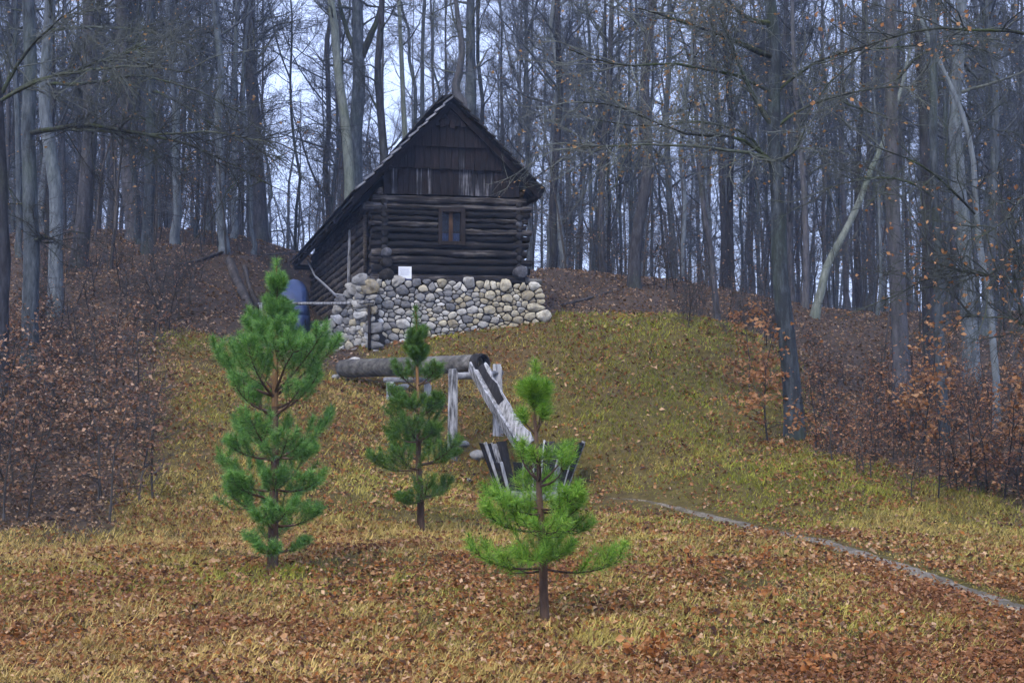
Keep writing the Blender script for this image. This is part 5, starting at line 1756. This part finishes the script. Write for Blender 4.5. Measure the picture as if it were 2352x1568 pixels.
nn += pine('slender middle pine with bare lower trunk behind the other two', 968, 1222, 716, 956, 18.7, 15,
           [(1150, 105, 0, 28, 5, .6, .6), (1068, 130, 2, 35, 6, .85, .7), (1010, 110, 8, 45, 6, .8, .65), (950, 90, 12, 50, 5, .8, .6), (892, 85, 15, 55, 4, .7, .5), (848, 45, 60, 78, 5, 1.2, .95), (800, 35, 62, 80, 4, 1.2, .95)], 850, 72, M_NEEDD, 0.85, 925)
nn += pine('nearest bright green young pine in front of the staved tub', 1252, 1430, 850, 1238, 10.3, 21,
           [(1300, 160, -2, 28, 6, .65, .62), (1222, 150, 0, 32, 6, .65, .62), (1170, 122, 0, 30, 5, .7, .6), (1105, 92, 22, 68, 5, .55, .3), (1000, 70, 45, 72, 3, .5, .3), (945, 42, 55, 75, 5, 1.2, .95)], 950, 73, M_NEED, 0.8, None)
print('needles', nn)

# ------------------------------------------------------------------ small oak seedlings glowing orange in the litter
def seedling(x, d, n, r, seed, label):
    g = np.random.default_rng(seed)
    p = on_ground(x, d)
    t = thing('oak_seedling', label, 'seedling', p)
    m = MB(); pts = []
    for i in range(9):
        az = g.uniform(0, 6.28)
        b = grow(g, (0, 0, -0.02), (math.cos(az) * 0.7, math.sin(az) * 0.7, 1), r * g.uniform(0.7, 1.3), 4, 0.15, 0)
        m.tube(b, np.linspace(0.004, 0.002, 5), 4)
        q, _ = sample_poly(b, g.uniform(0.3, 1, n // 9))
        pts.append(q + g.normal(size=q.shape) * 0.03)
    obj('stem', m.mesh('stem', M_STEM), t)
    obj('leaves', leaves_mesh(np.vstack(pts), g, 0.06, M_OAK, 0.2), t)
for i, (x, d, n, r, lab) in enumerate([(1495, 8.6, 130, 0.22, 'bright orange oak seedling near the lower picture edge'),
                                       (1862, 8.35, 110, 0.16, 'orange oak seedling at the lower edge nearer the path'),
                                       (1752, 14.3, 70, 0.16, 'faint orange oak seedling in the meadow below the path'),
                                       (1590, 13.9, 60, 0.2, 'reddish seedling between the near pine and the path'),
                                       (1760, 11.6, 60, 0.13, 'rust coloured seedling low in the meadow between pine and path')]):
    seedling(x, d, n, r, 80 + i, lab)

# ------------------------------------------------------------------ grass and fallen leaves
def scatter(n, y0, y1, pw, kx, seed):
    g = np.random.default_rng(seed)
    a = 1 - pw
    u = g.random(n)
    y = (y0 ** a + u * (y1 ** a - y0 ** a)) ** (1 / a)
    x = g.uniform(-1, 1, n) * (kx * y + 0.6)
    return x, y, g
def off_objects(x, y):
    """true where ground plants may stand"""
    ok = path_dist(x, y) > 0.34 * np.random.default_rng(len(x)).random(len(x)) ** 0.6
    rel = np.stack([x - C0[0], y - C0[1]], 1)
    det = EX[0] * EY[1] - EX[1] * EY[0]
    u = (rel[:, 0] * EY[1] - rel[:, 1] * EY[0]) / det
    v = (EX[0] * rel[:, 1] - EX[1] * rel[:, 0]) / det
    ok &= ~((u > -0.6) & (u < WID + 0.2) & (v > -0.3) & (v < LEN + 0.3))
    ok &= np.hypot(x - TC[0], y - TC[1]) > 0.85
    return ok
# blades
x, y, g = scatter(860000, 6.6, 38.5, 1.15, 0.47, 501)
md = meadow(x, y)
patch = noise2(x * 0.55, y * 0.55, 31, 3)
fine = noise2(x * 2.2, y * 2.2, 37, 2)
keep = (g.random(len(x)) < md * np.clip(0.25 + 2.6 * (patch * 0.5 + fine * 0.5 - 0.38), 0.15, 1) * (1 - 0.42 * sstep(19, 14, y))) & off_objects(x, y)
x, y, patch, fine = x[keep], y[keep], patch[keep], fine[keep]
n = len(x)
z = height(x, y)
green = np.clip(0.30 + 1.5 * (noise2(x * 0.3 + 9, y * 0.3, 33, 2) - 0.5) + 0.32 * sstep(17, 23, y) * sstep(-1, 4, x) + 0.48 * sstep(18, 26, y) + 0.5 * (g.random(n) - 0.5), 0, 1)[:, None]
straw = np.array([0.40, 0.285, 0.095]); strawp = np.array([0.52, 0.405, 0.19])
gcol = np.array([0.150, 0.205, 0.030]); gcol2 = np.array([0.30, 0.305, 0.050])
pick = g.random((n, 1))
c = (straw * pick + strawp * (1 - pick)) * (1 - green) + (gcol * pick + gcol2 * (1 - pick)) * green
c *= np.array([1.08, 1.0, 0.80]) * g.uniform(0.5, 1.35, (n, 1)) * (0.62 + 0.75 * noise2(x * 1.1, y * 1.1, 71, 3))[:, None]
hgt = (0.035 + 0.065 * g.random(n)) * (0.35 + 1.3 * noise2(x * 2.6, y * 2.6, 73, 2)) * np.clip(0.65 + y / 40, 0.8, 1.55)
hgt *= np.where(g.random(n) < 0.02, 2.0, 1.0) * np.clip(path_dist(x, y) / 1.1, 0.22, 1)
az = g.uniform(0, 6.28, n)
ln = g.uniform(0.2, 1.1, n)
dirv = np.stack([np.cos(az) * ln, np.sin(az) * ln, np.ones(n)], 1)
dirv = nrm(dirv)
w = (0.0006 + 0.00038 * y) * g.uniform(0.7, 1.4, n)
s = np.stack([-np.sin(az + 0.7), np.cos(az + 0.7), np.zeros(n)], 1) * w[:, None]
P = np.stack([x, y, z - 0.01], 1)
mid = P + dirv * (hgt * 0.55)[:, None]
tip = mid + nrm(dirv + np.stack([np.cos(az), np.sin(az), -0.4 * np.ones(n)], 1) * 0.4) * (hgt * 0.55)[:, None]
V = np.stack([P + s, P - s, mid + s * 0.7, mid - s * 0.7, tip], 1).reshape(-1, 3)
i5 = np.arange(n)[:, None] * 5
nr = y < 13
F4 = (i5 + np.array([[0, 1, 3, 2]]))[nr]; F3 = np.concatenate([(i5 + np.array([[2, 3, 4]]))[nr], (i5 + np.array([[0, 1, 4]]))[~nr]])
go = obj('grass', mesh_from('grass', V, [F4, F3], M_COLR, False, np.repeat(c, 5, 0)))
go['kind'] = 'stuff'; go['label'] = 'short straw yellow and green autumn grass of the clearing'; go['category'] = 'grass'
print('blades', n)
# leaves
def litter(nm, lab, n0, y0, y1, pw, kx, seed, forest):
    x, y, g = scatter(n0, y0, y1, pw, kx, seed)
    md = meadow(x, y)
    red = noise2(x * 0.5 + 3, y * 0.5, 51, 3)
    cl = noise2(x * 1.6, y * 1.6, 57, 2)
    if forest:
        p = (1 - md) * 0.95
    else:
        near = 1 - 0.15 * sstep(14, 24, y)
        p = md * np.clip(0.27 + 0.13 * sstep(19, 14, y) + 1.7 * (red * 0.45 + cl * 0.55 - 0.48) + 0.14 * sstep(14, 9, y) * sstep(-0.5, 3, x) + 0.12 * sstep(20, 26, y), 0.10, 1) * near
    keep = (g.random(len(x)) < p) & off_objects(x, y)
    x, y, red = x[keep], y[keep], red[keep]
    n = len(x)
    z = height(x, y)
    pal = np.array([[0.070, 0.036, 0.022], [0.17, 0.078, 0.032], [0.25, 0.130, 0.058], [0.36, 0.225, 0.120], [0.28, 0.120, 0.034], [0.46, 0.33, 0.22]])
    if forest:
        pal = np.array([[0.055, 0.036, 0.026], [0.11, 0.074, 0.050], [0.18, 0.125, 0.083], [0.26, 0.19, 0.135], [0.17, 0.098, 0.050], [0.36, 0.28, 0.21]])
    wt_ = np.array([0.2, 0.24, 0.22, 0.16, 0.1, 0.08])
    idx = g.choice(6, n, p=wt_)
    c = pal[idx] * np.array([1.12, 1.0, 0.85]) * g.uniform(0.75, 1.2, (n, 1))
    redder = (np.clip((red - 0.56) * 3.0 + 0.5 * sstep(13, 9, y) * sstep(-0.5, 3, x), 0, 1) * (0 if forest else 1))[:, None]
    c = c * (1 - 0.55 * redder) + np.array([0.17, 0.070, 0.032]) * 0.55 * redder * g.uniform(0.4, 1.8, (n, 1))
    sz = g.uniform(0.013, 0.032, n) * np.clip(0.5 + y / 22, 0.85, 2.1) * np.where(g.random(n) < 0.06, 1.5, 1.0)
    nv = nrm(np.stack([g.normal(size=n) * 0.8, g.normal(size=n) * 0.8 - 0.1, np.ones(n)], 1))
    a = nrm(np.cross(nv, g.normal(size=(n, 3))))
    b = np.cross(nv, a)
    P = np.stack([x, y, z + g.uniform(0.0, 0.05, n)], 1)
    a = a * sz[:, None]; b = b * (sz * g.uniform(0.5, 0.75, n))[:, None]
    cu = nv * (sz * g.uniform(0.05, 0.8, n))[:, None]
    V = np.stack([P - a + cu * 0.6, P - a * 0.25 + b + cu, P + a * 0.45 + b * 0.8 + cu * 0.5, P + a + cu * 0.7, P + a * 0.45 - b * 0.8 + cu * 0.5, P - a * 0.25 - b + cu, P], 1).reshape(-1, 3)
    i7 = np.arange(n)[:, None] * 7
    F = np.concatenate([i7 + np.array([[0, 6, 1]]), i7 + np.array([[0, 5, 6]]), i7 + np.array([[3, 2, 6]]), i7 + np.array([[3, 6, 4]])])
    F4 = np.concatenate([i7 + np.array([[1, 6, 2]]), i7 + np.array([[6, 5, 4]])])
    if True:
        V = np.stack([P - a, P + b * 1.1 - a * 0.1 + cu, P + a * 0.9 + cu * 0.25, P - b * 0.9 + a * 0.15 + cu], 1).reshape(-1, 3)
        i7 = np.arange(n)[:, None] * 4
        F = i7 + np.array([[0, 2, 1]]); F4 = i7 + np.array([[0, 3, 2]])
    o = obj(nm, mesh_from(nm, V, np.concatenate([F, F4]), M_COLR, False, np.repeat(c, len(V) // n, 0)))
    o['kind'] = 'stuff'; o['label'] = lab; o['category'] = 'leaves'
    print(nm, n)
litter('fallen_leaves', 'brown and orange fallen leaves strewn over the meadow grass', 350000, 6.6, 38, 1.2, 0.47, 601, False)
litter('forest_leaf_litter', 'thick dull brown leaf litter on the wooded banks', 110000, 19, 58, 1.05, 0.44, 602, True)

# ------------------------------------------------------------------ far woods and the damp air
gW = np.random.default_rng(91)
m = MB()
for i in range(280):
    y = gW.uniform(118, 185)
    x = gW.uniform(-0.46, 0.46) * y
    if 0.0 < 0 and i:
        pass
    z = hz(x, y)
    H = gW.uniform(16, 26)
    pts = np.array([[x, y, z - 1], [x + gW.normal() * .3, y, z + H * .35], [x + gW.normal() * .7, y, z + H * .7], [x + gW.normal(), y, z + H]])
    m.tube(pts, np.array([0.24, 0.18, 0.12, 0.04]) * gW.uniform(0.6, 1.3), 5)
    nb = 30
    p, tg = sample_poly(pts, gW.uniform(0.25, 1, nb))
    d = nrm(gW.normal(size=(nb, 3)) * np.array([1, 1, 0.3]) + np.array([0, 0, 0.7]))
    L = gW.uniform(1.2, 4.0, (nb, 1))
    e = p + d * L
    m.prisms(p, e, 0.04, 0.015, 3)
    q = np.repeat(p + (e - p) * 0.6, 3, 0)
    e2 = q + nrm(np.repeat(d, 3, 0) + gW.normal(size=(nb * 3, 3)) * 0.6) * gW.uniform(0.6, 1.8, (nb * 3, 1))
    m.prisms(q, e2, 0.016, 0.008, 3)
fw = obj('far_woods', m.mesh('far_woods', M_TWIG))
fw['kind'] = 'stuff'; fw['label'] = 'far mass of bare trees fading into the damp air'; fw['category'] = 'woods'

hm = bpy.data.materials.new('damp_air')
hm.use_nodes = True
hn = hm.node_tree.nodes
hn.clear()
pv_ = hn.new('ShaderNodeVolumePrincipled')
pv_.inputs['Color'].default_value = (0.50, 0.66, 1.0, 1)
pv_.inputs['Density'].default_value = 0.0008
pv_.inputs['Anisotropy'].default_value = 0.0
ho_ = hn.new('ShaderNodeOutputMaterial')
hm.node_tree.links.new(pv_.outputs[0], ho_.inputs['Volume'])
m = MB()
x0, x1, y0, y1, z0, z1 = -135, 135, -16, 265, -4, 46
m.box(np.array([(x0, y0, z0), (x1, y0, z0), (x1, y1, z0), (x0, y1, z0), (x0, y0, z1), (x1, y0, z1), (x1, y1, z1), (x0, y1, z1)]))
hzo = obj('haze', m.mesh('haze', hm, False))
hzo['kind'] = 'stuff'
hzo['label'] = 'thin bluish damp air between the trees'
